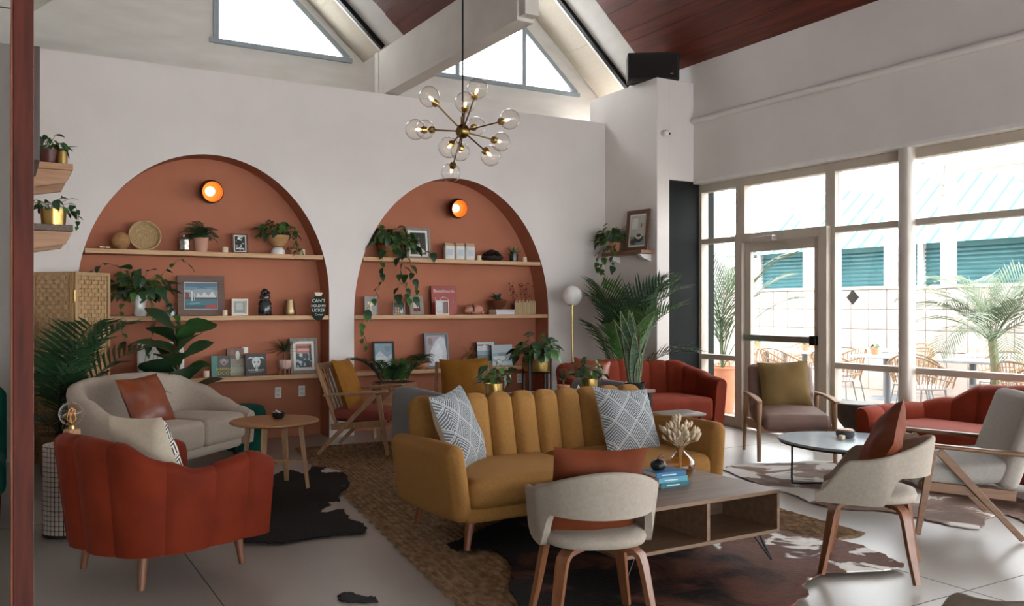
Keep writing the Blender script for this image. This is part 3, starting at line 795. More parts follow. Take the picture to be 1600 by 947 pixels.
# brown leather armchair with olive cushion
BRL = mat('brown_leather', '7d6055', .5, c2='6c5248', scale=5, bump=.1, bscale=60)
B0 = (6.32, 5.66, 0); brz = face(-.565, -.825)
t = thing('leather_armchair', 'brown leather armchair with wooden arms in front of the glass door', 'armchair', B0, brz)
for s in (-1, 1):
    MB().cyl((s * .33, -.3, .54), (s * .335, -.32, .012), .026, .017, 12).build('front_leg', OAK, t)
    MB().cyl((s * .33, .26, .56), (s * .335, .36, .012), .024, .016, 12).build('rear_leg', OAK, t)
    P = spline([(s * .335, .3, .575), (s * .34, .05, .58), (s * .34, -.2, .57), (s * .338, -.36, .55)], 10)
    MB().sweep(P, [.035, .038, .042, .046, .052, .058, .062, .06, .055, .045], .026, (1, 0, 0)).build('arm', OAK, t, bevel=.006)
    MB().box(s * .315 - .014, s * .315 + .014, -.29, .3, .28, .34).build('side_rail', OAK, t, bevel=.004)
MB().box(-.32, .32, -.31, -.28, .27, .33).build('front_rail', OAK, t, bevel=.004)
MB().rcube(.6, .6, .15, .05, 8, crown=(.005, .012, .03), M=Matrix.Translation((0, -.05, .38)) @ Matrix.Rotation(R(4), 4, 'X')).build('seat_cushion', BRL, t)
MB().rcube(.6, .12, .5, .05, 8, crown=(.004, .015, .01), M=Matrix.Translation((0, .29, .6)) @ Matrix.Rotation(R(-14), 4, 'X')).build('backrest', BRL, t)
cushion('olive velvet cushion on the brown leather armchair', .48, .46, .15, velvet('olive_velvet', '765f38', '5f4c2b'), B0, brz, (.0, .13, .665), (R(-16), R(-3), 0), 10)

# ------------------------------------------------------------------ tables
# coffee table
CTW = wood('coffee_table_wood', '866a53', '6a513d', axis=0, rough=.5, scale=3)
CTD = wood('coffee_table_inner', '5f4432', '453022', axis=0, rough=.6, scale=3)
t = thing('coffee_table', 'low wooden coffee table with open compartments and thin black legs', 'table', (3.085, 3.69, 0))
a, b = .535, .39
MB().box(-a, a, -b, b, .398, .42).build('tabletop', CTW, t, bevel=.003)
MB().box(-a, a, -b, b, .187, .207).build('bottom_board', CTW, t, bevel=.003)
for x in (-a, a - .02): MB().box(x, x + .02, -b, b, .2071, .3979).build('end_panel', CTW, t, bevel=.002)
MB().box(.02, .04, -b + .01, b, .2071, .3979).build('divider', CTW, t)
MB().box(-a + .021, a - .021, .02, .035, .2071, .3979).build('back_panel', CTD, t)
for sx in (-1, 1):
    for sy in (-1, 1):
        MB().tube([(sx * (a - .09), sy * (b - .07), .187), (sx * (a - .03), sy * (b - .03), .035)], .007, 8).tube([(sx * (a - .14), sy * (b - .07), .187), (sx * (a - .03), sy * (b - .03), .035)], .005, 8).build('leg', BLACKM, t)
BL = ['2f6f9c', '5aa0b0', '2d6b78']
for k in range(3):
    bk = thing('book', ['blue book on top of the stack on the coffee table', 'pale teal book in the middle of the coffee table stack', 'dark teal book at the bottom of the coffee table stack'][k], 'book', (3.15 + .006 * k, 3.7 - .004 * k, .4205 + .028 * (2 - k)), R(-6 + 3 * k), 'books stacked on the coffee table')
    w_, d_ = .2 - .004 * (2 - k), .15
    MB().box(-w_ / 2, w_ / 2, -d_ / 2, d_ / 2, 0, .003).box(-w_ / 2, w_ / 2, -d_ / 2, d_ / 2, .0245, .0275).box(-w_ / 2, w_ / 2, -d_ / 2, -d_ / 2 + .003, .003, .0245).build('cover', plain('book_cloth_%d' % k, BL[k]), bk)
    MB().box(-w_ / 2 + .004, w_ / 2 - .004, -d_ / 2 + .004, d_ / 2 - .004, .0032, .0243).build('pages', CANDLE, bk)
    MB().box(-.06, .03, -d_ / 2 - .0006, -d_ / 2, .01, .016).build('lettering', plain('book_spine_print', 'cfe0e4'), bk)
st = thing('stone_ornament', 'dark round ornament with a short stem on the blue books', 'ornament', (3.12, 3.71, .5045))
MB().lathe([(0, 0), (.03, .002), (.043, .018), (.044, .032), (.03, .05), (.012, .06), (0, .062)], 24, ribs=6, ramp=.05).build('body', BLACKC, st, sharp=70)
MB().tube([(0, 0, .058), (.01, 0, .07), (.03, 0, .074)], [.009, .008, .012], 8).build('stem', WALNUT, st)
AMB = thin_glass('amber_glass', (.8, .66, .48), 3.0, .03)
vs = thing('glass_vase', 'amber glass bottle vase holding dried grasses on the coffee table', 'vase', (3.36, 3.8, .4205))
MB().lathe([(0, 0.001), (.05, .001), (.075, .02), (.088, .06), (.08, .1), (.05, .13), (.026, .15), (.022, .175), (.034, .19)], 28, cap=False).build('bottle', AMB, vs, sharp=80)
MB().lathe([(0, .004), (.048, .004), (.07, .022), (.08, .055), (0, .056)], 24).build('water', thin_glass('vase_water', (.9, .78, .6), .8), vs)
BUN = mat('dried_grass', 'd8c7ae', .95, c2='b9a486', scale=60, bump=.6, bscale=200)
mh = MB().lathe([(0, 0), (.007, .005), (.0095, .018), (.009, .03), (.004, .04), (0, .046)], 10, ribs=5, ramp=.12)
head = mh.build('grass_head', BUN, vs, sharp=70); hm = head.data; bpy.data.objects.remove(head)
sm = MB()
for k in range(70):
    an = rnd.uniform(0, 2 * PI); el = rnd.uniform(.05, 1.0) ** .7; rr = .11 * el; h = .3 - .1 * el + rnd.uniform(-.03, .02)
    rr = .105 * math.sqrt(rnd.random()); h = .21 + rnd.uniform(0, .13) * (1 - 3 * rr * rr / .011 * .2); p = Vector((rr * math.cos(an), rr * math.sin(an), h)); q = Vector((.012 * math.cos(an), .012 * math.sin(an), .17))
    sm.tube([(q.x * .3, q.y * .3, .05), q, q.lerp(p, .6) + Vector((0, 0, .01)), p], .0012, 4)
    inst('grass_head', hm, vs, Matrix.Translation(p) @ (p - q + Vector((0, 0, .06))).to_track_quat('Z', 'Y').to_matrix().to_4x4() @ Matrix.Scale(rnd.uniform(.8, 1.15), 4))
sm.build('stems', BUN, vs)

# round oak side table with bowl
t = thing('round_side_table', 'round oak side table with four legs beside the oatmeal loveseat', 'table', (1.8, 6.62, 0), R(20))
MB().lathe([(0, .515), (.31, .515), (.33, .525), (.33, .535), (.32, .543), (0, .543)], 48).build('tabletop', wood('oak_top', 'a8784e', '87592f', axis=0, rough=.4), t)
for k in range(4):
    an = k * PI / 2 + .6
    MB().bar((.2 * math.cos(an), .2 * math.sin(an), .515), (.26 * math.cos(an), .26 * math.sin(an), .024), .05, .026, .034, .02, up=(math.cos(an), math.sin(an), 0)).build('leg', OAK, t, bevel=.004)
for k in range(2):
    an = k * PI / 2 + .6; c, s = math.cos(an), math.sin(an)
    MB().bar((-.23 * c, -.23 * s, .2 + .03 * k), (.23 * c, .23 * s, .2 + .03 * k), .03, .02).build('stretcher', OAK, t)
t = thing('small_bowl', 'small black bowl on the round oak side table', 'bowl', (1.84, 6.66, .5435))
MB().lathe([(0, 0), (.03, 0), (.046, .018), (.05, .05), (.046, .05), (.04, .022), (0, .012)], 24).build('bowl', BLACKC, t)
MB().tube([(.02, 0, .04), (-.02, .01, .062)], .006, 8).build('twig', CANDLE, t)

# mosaic drum table with bulb lamp
def drum_mat():
    m = bpy.data.materials.new('drum_grout'); m.use_nodes = True; m.node_tree.nodes['Principled BSDF'].inputs['Base Color'].default_value = (*lin('1f1a17'), 1); return m
DR = (.38, 6.03, 0)
t = thing('drum_table', 'drum side table with a mosaic of pale ovals behind the orange armchair', 'table', DR)
MB().lathe([(0, 0), (.163, 0), (.163, .55), (0, .55)], 40).build('body', drum_mat(), t)
CHIP = mat('bone_chip', 'b9ada0', .5, c2='a1958a', scale=20)
ch = MB().rcube(.021, .007, .026, .0034, 2).build('chip', CHIP, t); cm_ = ch.data; bpy.data.objects.remove(ch)
nr, na = 18, 38
more = MB(); cnt = 0
for j in range(nr):
    for k in range(na):
        an = 2 * PI * k / na
        if math.sin(an - .35) > .1: continue       # far side, out of sight from the room
        z = .02 + (j + .5) * .53 / nr
        M = Matrix.Rotation(an, 4, 'Z') @ Matrix.Translation((.1645, 0, z)) @ Matrix.Rotation(R(90), 4, 'Z')
        if cnt < 300: inst('chip', cm_, t, M); cnt += 1
        else: more.rcube(.021, .007, .026, .0034, 2, M=M)
if more.v:
    o = more.build('chips', CHIP, t); o['kind'] = 'stuff'
tm = MB()
for j in range(9):
    n = 1 + j * 6
    for k in range(n):
        an = 2 * PI * k / n; r = .0195 * j
        tm.rcube(.015, .017, .004, .002, 1, M=Matrix.Rotation(an, 4, 'Z') @ Matrix.Translation((min(r, .153), 0, .5515)))
o = tm.build('top_chips', CHIP, t); o['kind'] = 'stuff'
t = thing('bulb_lamp', 'table lamp with a bare globe bulb on a wooden block', 'lamp', (.38, 6.02, .5545), R(25))
MB().rcube(.075, .075, .09, .006, 2, c=(0, 0, .046)).build('base', wood('lamp_block', 'c0906a', 'a87850', axis=2), t)
MB().cyl((0, 0, .091), (0, 0, .115), .02, .018, 16).build('socket', BRASS, t)
MB().sphere((0, 0, .185), .075, 28).build('bulb', thin_glass('smoked_bulb', (.9, .86, .8), 2.2, .02), t, sharp=80)
f = MB()
for k in range(5):
    an = 2 * PI * k / 5; f.tube([(0, 0, .125), (.028 * math.cos(an), .028 * math.sin(an), .15), (.02 * math.cos(an + .6), .02 * math.sin(an + .6), .205), (0, 0, .222)], .0018, 5)
f.build('filament', mat('filament', 'ffb868', .5, emit=.15), t)

# round low table by the windows
TT = (5.7, 4.53, 0)
t = thing('round_low_table', 'low round pale blue topped table with black wire legs', 'table', TT)
P = [(.5 * (1 + .05 * math.cos(3 * q + .6)) * math.cos(q), .5 * (1 + .05 * math.cos(3 * q + .6)) * math.sin(q)) for q in [2 * PI * k / 56 for k in range(56)]]
MB().prism(P, .342, .36).build('tabletop', mat('slate_blue_top', '8f9aa0', .25, c2='7f8a90', scale=3), t, bevel=.004)
MB().prism([(x * .97, y * .97) for x, y in P], .325, .3419).build('under_rim', BLACKM, t)
for k in range(3):
    an = 2 * PI * k / 3 + R(150); c, s = math.cos(an), math.sin(an)
    MB().tube(spline([(.42 * c, .42 * s, .33), (.42 * c, .42 * s, .2), (.42 * c, .42 * s, .045), (.39 * c, .39 * s, .023), (.2 * c, .2 * s, .023), (0, 0, .023)], 24), .008, 8).build('leg', BLACKM, t)
t = thing('table_bowl', 'dark bowl with a wooden lid on the low round table', 'bowl', (5.81, 4.62, .3605))
MB().lathe([(0, 0), (.06, 0), (.072, .02), (.072, .055), (0, .055)], 28).build('body', mat('slate_bowl', '4a4c4d', .5, scale=12), t)
MB().lathe([(0, .0555), (.066, .0555), (.06, .066), (0, .068)], 24).build('lid', OAK, t)
tag(MB().rcube(.04, .04, .036, .006, 2, c=(0, 0, .018)).build('wooden_cube', CANDLE, loc=(5.68, 4.55, .3605)), 'tiny pale wooden cube beside the dark bowl', 'ornament')
# goblet stool
t = thing('goblet_stool', 'dark grey goblet shaped stone stool left of the red sofa', 'stool', (6.9, 5.36, 0))
MB().lathe([(0, 0), (.13, 0), (.13, .03), (.075, .1), (.065, .18), (.09, .24), (.16, .33), (.19, .42), (.195, .5), (0, .5)], 36).build('body', mat('stone_dark', '4d4540', .8, c2='3f3833', scale=14, bump=.3, bscale=60), t, sharp=50)
MB().lathe([(0, .5005), (.188, .5005), (.19, .508), (0, .51)], 36).build('top', mat('stone_top', '8d8983', .5, scale=8), t)
# console between the sofas, small end table
t = thing('console_table', 'narrow dark console table between the mustard and grey sofas', 'table', (3.53, 5.31, 0))
MB().box(-.83, .83, -.095, .095, .74, .765).build('tabletop', WALNUT, t, bevel=.003)
for x in (-.79, .79):
    for y in (-.07, .07): MB().box(x - .015, x + .015, y - .015, y + .015, .015, .74).build('leg', BLACKM, t)
t = thing('end_table', 'small grey topped end table behind the right arm of the mustard sofa', 'table', (4.97, 5.68, 0), R(-8))
MB().rcube(.42, .3, .025, .01, 2, c=(0, 0, .49)).build('tabletop', mat('end_table_top', '7d7268', .35, scale=5), t)
for x in (-.17, .17):
    for y in (-.11, .11): MB().cyl((x, y, .48), (x * 1.1, y * 1.1, 0), .014, .01, 10).build('leg', BLACKM, t)
tag(MB().lathe([(0, 0), (.17, 0), (.2, .05), (.2, .36), (.17, .42), (.1, .44), (0, .445)], 36).build('velvet_pouf', GRV, loc=(2.08, 8.72, 0)), 'teal green velvet pouf under the shelves behind the oatmeal loveseat', 'pouf')

# folding rattan screen
RATF = wood('rattan_frame', 'b38f62', '98754b', axis=2)
RAT = mat('rattan_weave', 'c2a075', .8, c2='9a774c', scale=14, stretch=(6, 6, 1), bump=.3, bscale=90, contrast=.4)
t = thing('folding_screen', 'folding woven rattan screen in the left corner', 'screen', (.22, 8.74, 0))
pp = [(.02, .02), (.33, -.26), (.64, -.03)]
for (x0, y0), (x1, y1) in zip(pp, pp[1:]):
    d = Vector((x1 - x0, y1 - y0, 0)); L_ = d.length; an = math.atan2(d.y, d.x)
    B = Matrix.Translation((x0, y0, .02)) @ Matrix.Rotation(an, 4, 'Z')
    fr = MB()
    for a, b in ((.006, .034), (L_ - .034, L_ - .006)): fr.box(a, b, -.012, .012, 0, 1.69, B)
    for z in (0, 1.66): fr.box(.034, L_ - .034, -.011, .011, z, z + .03, B)
    f_ = fr.build('panel_frame', RATF, t)
    wv = MB(); nz = 44; nx = 9
    for j in range(nz):
        z0 = .03 + 1.63 * j / nz; z1 = z0 + 1.63 / nz * .86
        def q(u, v): return (.034 + (L_ - .068) * u, .006 * math.sin(PI * (u * nx + j)), z0 + (z1 - z0) * v)
        wv.grid(28, 2, q, M=B)
    for k in range(nx):
        x = .034 + (L_ - .068) * (k + .5) / nx
        wv.box(x - .006, x + .006, -.003, .003, .03, 1.66, B)
    wv.build('weave', RAT, f_)
MB().cyl((.335, -.265, 1.45), (.335, -.265, 1.55), .008, n=8).build('hinge', BRASS, t)
# ------------------------------------------------------------------ plants
def leaf_mesh(name, L, W, prof, m, fold=.22, droop=.25, curl=0.):
    n = len(prof) - 1; v = []; f = []
    for i, p in enumerate(prof):
        t = i / n; y = L * t; z = -droop * L * t * t
        for s in (-1, 0, 1):
            x = s * W / 2 * p; v.append((x, y - (.06 * L if (s and i == 1 and curl) else 0), z + abs(x) * fold))
    for i in range(n):
        for k in range(2): a = i * 3 + k; f.append((a, a + 1, a + 4, a + 3))
    o = MB().add(v, f).build(name, m, sharp=80); me = o.data; bpy.data.objects.remove(o); return me
HEART = [.02, .8, 1, .93, .7, .4, 0]
BLADE = [.5, .8, 1, .95, .7, .4, 0]
FID = [.1, .35, .5, .62, .9, 1, .95, .65, 0]
LF_H = [leaf_mesh('leaf', .085, .06, HEART, GREEN1, curl=1), leaf_mesh('leaf', .1, .07, HEART, GREEN2, droop=.4, curl=1), leaf_mesh('leaf', .07, .048, HEART, GREEN1, droop=.1, curl=1)]
LF_S = [leaf_mesh('leaf', .05, .032, HEART, GREEN1), leaf_mesh('leaf', .045, .026, HEART, GREEN2)]
LF_F = [leaf_mesh('leaf', .26, .2, FID, GREEN2, .18, .2), leaf_mesh('leaf', .22, .18, FID, leafm('fig_leaf', '44703a', '2c4d28'), .2, .35)]
LF_SP = [leaf_mesh('leaf', .07, .035, BLADE, GREEN2, .3, .2), leaf_mesh('leaf', .06, .03, BLADE, GREEN3, .3, .1)]
def orient(p, d, roll=0., s=1.):
    y = Vector(d).normalized(); x = y.cross(Vector((0, 0, 1)))
    if x.length < 1e-3: x = Vector((1, 0, 0))
    x.normalize(); z = x.cross(y)
    M = Matrix((x, y, z)).transposed().to_4x4()
    return Matrix.Translation(p) @ M @ Matrix.Rotation(roll, 4, 'Y') @ Matrix.Scale(s, 4)
def bush(t, c, n, rad, hgt, meshes, seed, smin=.8, smax=1.25, flat=.6, petiole=STEM):
    r = random.Random(seed); c = Vector(c); st = MB()
    for k in range(n):
        an = 2 * PI * (k * .382 + r.uniform(-.05, .05)); q = math.sqrt(r.uniform(.02, 1.)); rr = rad * q
        d = Vector((math.cos(an), math.sin(an), 0)); p = c + d * rr + Vector((0, 0, hgt * (math.sqrt(max(0, 1 - .85 * q * q)) * r.uniform(.35, 1.1) - .12)))
        inst('leaf', r.choice(meshes), t, orient(p, d * .8 + Vector((0, 0, r.uniform(-1.2, .35))), r.uniform(-.7, .7), r.uniform(smin, smax)))
        st.tube([c + d * .015, c.lerp(p, .5) + Vector((0, 0, hgt * .15)), p], .0018, 4)
    st.build('stems', petiole, t)
def vine(t, pts, meshes, seed, step=.06, s=1., r0=.0025):
    r = random.Random(seed); P = spline(pts, 40); MB().tube(P, r0, 5).build('vine', STEM, t)
    L = 0; nxt = .02; k = 0
    for a, b in zip(P, P[1:]):
        L += (b - a).length
        if L > nxt:
            nxt += step * r.uniform(.75, 1.3); k += 1; tg = (b - a).normalized(); sd = Vector((r.uniform(-1, 1), -r.uniform(.1, .8), r.uniform(-.5, .4)))
            d = (sd - tg * sd.dot(tg) * .5 + tg * .3 + Vector((0, 0, -.3)))
            inst('leaf', r.choice(meshes), t, orient(b, d, r.uniform(-.6, .6), s * r.uniform(.7, 1.15)))
def frond_mesh(name, L, nl, ll, wl, m, rise=.9, bend=1.1, start=.18, seed=0, vee=.5, lift=.25):
    """feather palm frond growing from the origin along +Y and up"""
    r = random.Random(seed); mb = MB(); P = []; y = z = 0.; N_ = 22; seg = L / N_
    for i in range(N_ + 1):
        P.append(Vector((0, y, z))); a = rise - bend * (i / N_) ** 1.5; y += seg * math.cos(a); z += seg * math.sin(a)
    mb.tube(P, [.006 * (1 - .8 * i / N_) + .001 for i in range(N_ + 1)], 5)
    for k in range(nl):
        t = start + (1 - start) * (k + .5) / nl; q = t * N_; i = min(int(q), N_ - 1); p = P[i].lerp(P[i + 1], q - i); tg = (P[i + 1] - P[i]).normalized()
        ln = ll * (math.sin(PI * (.12 + .8 * (t - start) / (1 - start))) ** .7) * r.uniform(.9, 1.08)
        nrm = Vector((1, 0, 0)).cross(tg)
        for s in (-1, 1):
            d = (Vector((s, 0, 0)) * math.cos(vee) + tg * math.sin(vee) * 1.3 + nrm * lift).normalized(); w_ = tg * wl
            a0 = p; a1 = p + d * ln * .5 + Vector((0, 0, -ln * .02)); a2 = p + d * ln + Vector((0, 0, -ln * r.uniform(.1, .28)))
            mb.add([a0, a0 + w_ * .4, a1 - w_ * .5, a1 + w_ * .5, a2], [(0, 1, 3, 2), (2, 3, 4)])
    o = mb.build(name, m, sharp=60); me = o.data; bpy.data.objects.remove(o); return me
FR = [frond_mesh('frond', .85, 16, .36, .03, GREEN2, seed=1, start=.3), frond_mesh('frond', .8, 15, .34, .028, GREEN2, rise=1.15, bend=1.2, seed=2, start=.3), frond_mesh('frond', .7, 16, .24, .024, GREEN4, rise=.5, bend=1.2, seed=3)]
FRS = [frond_mesh('frond', .48, 14, .17, .034, GREEN2, rise=1.0, bend=1.3, start=.1, seed=21, lift=.3), frond_mesh('frond', .42, 12, .16, .032, GREEN3, rise=1.25, bend=1.3, start=.1, seed=22, lift=.4)]
FRB = [frond_mesh('frond', 1.1, 24, .46, .03, GREEN3, rise=1.25, bend=1.0, seed=4, vee=.8, lift=.3, start=.3), frond_mesh('frond', 1.05, 22, .44, .028, GREEN4, rise=1.1, bend=1.1, seed=5, vee=.75, lift=.25, start=.3)]
FERN = [frond_mesh('frond', .23, 14, .06, .011, GREEN2, rise=1.2, bend=1.9, start=.1, seed=6), frond_mesh('frond', .19, 12, .055, .011, GREEN2, rise=.9, bend=1.8, start=.1, seed=7)]
def fronds(t, c, spec, meshes):
    for k, (an, s, tilt) in enumerate(spec):
        inst('frond', meshes[k % len(meshes)], t, Matrix.Translation(c) @ Matrix.Rotation(R(an - 90), 4, 'Z') @ Matrix.Rotation(R(tilt), 4, 'X') @ Matrix.Scale(s, 4))
def blades(t, c, n, L, W, m, seed, spread=.8, name='leaf'):
    r = random.Random(seed); me = leaf_mesh('leaf', L, W, [.7, 1, .9, .7, .45, 0], m, .3, .35)
    for k in range(n):
        an = 2 * PI * k * .382; el = r.uniform(.15, 1.35)
        d = Vector((math.cos(an) * math.cos(el), math.sin(an) * math.cos(el), math.sin(el)))
        inst(name, me, t, orient(Vector(c), d, 0, r.uniform(.75, 1.1)))
def pot(t, r0, r1, h, m, rim=0., soil=True, name='pot', z=0., n=28):
    p = [(0, 0), (r0, 0), (r1, h - (.02 if rim else 0))] + ([(r1 + rim, h - .02), (r1 + rim, h)] if rim else [(r1, h)]) + [(r1 - .008, h), (r1 - .01, h * .82), (0, h * .82)]
    MB().lathe([(a, b + z) for a, b in p], n).build(name, m, t)
    if soil: MB().lathe([(0, h * .83 + z), (r1 - .012, h * .83 + z), (r1 - .02, h * .85 + z), (0, h * .86 + z)], 20).build('soil', SOIL, t)

# floor palm and fig behind the loveseat
t = thing('potted_palm', 'feathery potted palm in front of the rattan screen', 'plant', (.42, 8.16, 0))
pot(t, .13, .17, .34, mat('woven_pot', '8d7350', .9, c2='6b5438', scale=30, bump=.5, bscale=60))
fronds(t, (0, 0, .3), [(20, 1.3, 16), (-80, 1.1, 24), (0, 1.35, 20), (-30, 1.35, 32), (55, 1.15, 26), (-110, 1.05, 16), (-60, 1.3, 38), (-95, .95, 10)], FR)
t = thing('fiddle_leaf_fig', 'fiddle leaf fig with broad dark leaves behind the oatmeal loveseat', 'plant', (1.46, 8.74, 0))
pot(t, .12, .15, .3, WHITEC)
MB().tube(spline([(0, 0, .26), (.01, -.03, .6), (-.03, -.05, .9), (-.05, -.06, 1.2)], 14), .011, 8).build('stem', WALNUT, t)
r_ = random.Random(5)
for k in range(15):
    z = .52 + .045 * k; an = 2.4 * k; d = Vector((math.cos(an), .55 * math.sin(an) - .25, .75))
    inst('leaf', LF_F[k % 2], t, orient(Vector((-.03 * k / 14, -.04, z)), d, r_.uniform(-.5, .5), r_.uniform(1.3, 1.85)))
# big palm, snake plant and globe lamp by the pier
t = thing('large_potted_palm', 'large palm with long fronds in the corner behind the red loveseat', 'plant', (6.1, 8.45, 0))
pot(t, .16, .2, .4, BLACKC)
fronds(t, (0, 0, .38), [(200, 1.25, 22), (235, 1.3, 16), (-48, 1.35, 14), (-60, 1.4, 20), (-75, 1.2, 2), (-40, 1.42, 30), (255, 1.1, 2), (280, 1.45, 24), (170, 1.1, 22), (-62, 1.05, -10), (215, 1.05, -4)], FRB)
SNK = mat('snake_leaf', '4a6449', .45, c2='24392c', scale=18, stretch=(1, 1, 3), contrast=.3)
SNE = mat('snake_edge', '8f9468', .5, scale=10)
t = thing('snake_plant', 'tall snake plant with yellow edged leaves behind the patterned cushion', 'plant', (4.24, 5.32, .766))
pot(t, .07, .085, .05, BLACKC)
r_ = random.Random(3)
for k in range(13):
    an = 2.4 * k; L_ = r_.uniform(.38, .6) if k > 3 else r_.uniform(.24, .36); lean = r_.uniform(.04, .24); d = Vector((math.cos(an), math.sin(an) * .55, 0)); tw = r_.uniform(-.5, .5)
    lf = MB(); ed = MB(); pr = [.6, .85, 1, 1, .85, .55, 0]; pts = []
    base = Vector((.035 * math.cos(an), .03 * math.sin(an), .04)); fx = Vector((-d.y, d.x, 0)).normalized() * math.cos(tw) + Vector((1, 0, 0)) * .6; fx.normalize()
    for i, p in enumerate(pr):
        u = i / 6; c_ = base + d * lean * L_ * u * u * 1.6 + Vector((0, 0, L_ * u)); w_ = .04 * p * (1 + .1 * math.sin(5 * u + k)); pts.append((c_ - fx * w_, c_ + Vector((0, .006 * p, 0)), c_ + fx * w_))
    lf.add([q for a in pts for q in a], [(i * 3 + j, i * 3 + j + 1, i * 3 + j + 4, i * 3 + j + 3) for i in range(6) for j in range(2)])
    o = lf.build('leaf', SNK, t, sharp=80)
    for s in (0, 2): ed.tube([a[s] for a in pts], .0022, 4)
    ed.build('leaf_edge', SNE, o)
t = thing('globe_floor_lamp', 'floor lamp with a white globe on a thin brass pole', 'lamp', (5.93, 8.62, 0))
t.location = (5.8, 8.45, 0)
MB().cyl((0, 0, 0), (0, 0, .02), .13, n=28).build('base', BRASS, t); MB().cyl((0, 0, .02), (0, 0, 1.43), .011, n=10).build('pole', BRASS, t)
MB().sphere((0, 0, 1.535), .118, 28).build('globe', mat('opal_glass', 'f1eee9', .25, scale=4), t, sharp=80)
MB().cyl((0, 0, 1.415), (0, 0, 1.43), .04, n=20).build('holder', BRASS, t)
bpy.data.objects['large_potted_palm'].location = (6.27, 8.15, 0)
# planter between the arches
t = thing('planter_box', 'wooden planter with spiky green leaves between the two arches', 'plant', (3.62, 8.62, 0))
MB().box(-.2, .2, -.13, .13, .34, .6).build('box', wood('planter_wood', 'a9744a', '8a5a36', axis=0), t, bevel=.004)
for x in (-.18, .18):
    for y in (-.11, .11): MB().box(x - .015, x + .015, y - .015, y + .015, 0, .34).build('leg', OAK, t)
MB().box(-.19, .19, -.12, .12, .6001, .604).build('soil', SOIL, t)
for k, (x, s, an) in enumerate([(-.14, .75, 170), (-.1, .62, 215), (0, .55, 250), (.06, .6, 300), (.12, .6, 350), (.1, .55, 20), (-.05, .6, 120), (.02, .6, 60), (-.12, .7, 150), (.15, .6, 330), (-.02, .5, 270), (.08, .5, 230)]):
    inst('frond', FRS[k % 2], t, Matrix.Translation((x, 0, .58)) @ Matrix.Rotation(R(an - 90), 4, 'Z') @ Matrix.Rotation(R(8), 4, 'X') @ Matrix.Scale(s * 1.35, 4))
# brass pots on the console, plant stand behind
def brass_plant(label, loc, seed, n=26, rad=.12):
    t = thing('brass_pot_plant', label, 'plant', loc, 0, 'pothos in brass pots'); pot(t, .06, .063, .1, BRASS); bush(t, (0, 0, .09), n + 16, rad, .19, LF_H, seed, .55, .85); return t
brass_plant('green pothos in a brass pot behind the left half of the mustard sofa', (2.98, 5.31, .766), 11)
brass_plant('green pothos in a brass pot left of the snake plant', (3.8, 5.31, .766), 12, 30, .13)
t = thing('plant_stand', 'black metal plant stand with brass pot of glossy leaves behind the sofas', 'plant', (4.56, 7.25, 0))
for k in range(4):
    an = PI / 2 * k + .5; c, s = math.cos(an), math.sin(an)
    MB().box(.155 * c - .009, .155 * c + .009, .155 * s - .009, .155 * s + .009, 0, .9).build('post', BLACKM, t)
for k in range(2):
    an = PI / 2 * k + .5; c, s = math.cos(an), math.sin(an); MB().bar((-.15 * c, -.15 * s, .755 + .002 * k), (.15 * c, .15 * s, .755 + .002 * k), .016, .012).build('crossbar', BLACKM, t)
MB().lathe([(0, .77), (.13, .77), (.138, .8), (.138, .93), (.13, .93), (.128, .9), (0, .9)], 36, ribs=18, ramp=.015).build('pot', BRASS, t)
bush(t, (0, 0, .9), 80, .22, .27, LF_H, 13, .9, 1.4)
t = thing('spiky_pot_plant', 'small spiky plant in a terracotta pot behind the mustard sofa', 'plant', (3.58, 5.33, .766)); pot(t, .035, .045, .06, TERRAPOT, .004)
MB().cyl((0, 0, .05), (0, 0, .1), .006, n=8).build('stem', WALNUT, t); blades(t, (0, 0, .09), 26, .13, .009, GREEN2, 4)
t = thing('shell_dish', 'shallow terracotta dish holding a white shell behind the mustard sofa', 'dish', (3.68, 5.28, .766)); MB().lathe([(0, 0), (.03, 0), (.055, .016), (.052, .018), (.028, .006), (0, .006)], 24).build('dish', TERRAPOT, t)
MB().lathe([(0, .007), (.022, .012), (.018, .025), (.012, .032), (.009, .045), (0, .062)], 14, ribs=4, ramp=.1).build('shell', WHITEC, t)

# ------------------------------------------------------------------ pictures, books and small things
YS_ = YB + .14          # middle of a niche shelf
def art(parent, w, h, bgc, shapes, y=-.001, z0=0., name='print'):
    """flat print: background and coloured patches, one mesh"""
    ms = [plain('ink_' + bgc, bgc, .4)]; mb = MB(); mb.flat([(-w / 2, y, z0), (w / 2, y, z0), (w / 2, y, z0 + h), (-w / 2, y, z0 + h)])
    for i, (c, P) in enumerate(shapes):
        m = plain('ink_' + c, c, .4)
        if m not in ms: ms.append(m)
        mb.flat([(-w / 2 + w * a, y - .00025 * (i + 1), z0 + h * b) for a, b in P], mi=ms.index(m))
    return mb.build(name, ms, parent, flat=True)
def blob(cx, cy, rx, ry, n=14, w=.0, ph=0): return [(cx + rx * (1 + w * math.sin(3 * q + ph)) * math.cos(q), cy + ry * (1 + w * math.sin(3 * q + ph)) * math.sin(q)) for q in [2 * PI * k / n for k in range(n)]]
def rect(x0, y0, x1, y1): return [(x0, y0), (x1, y0), (x1, y1), (x0, y1)]
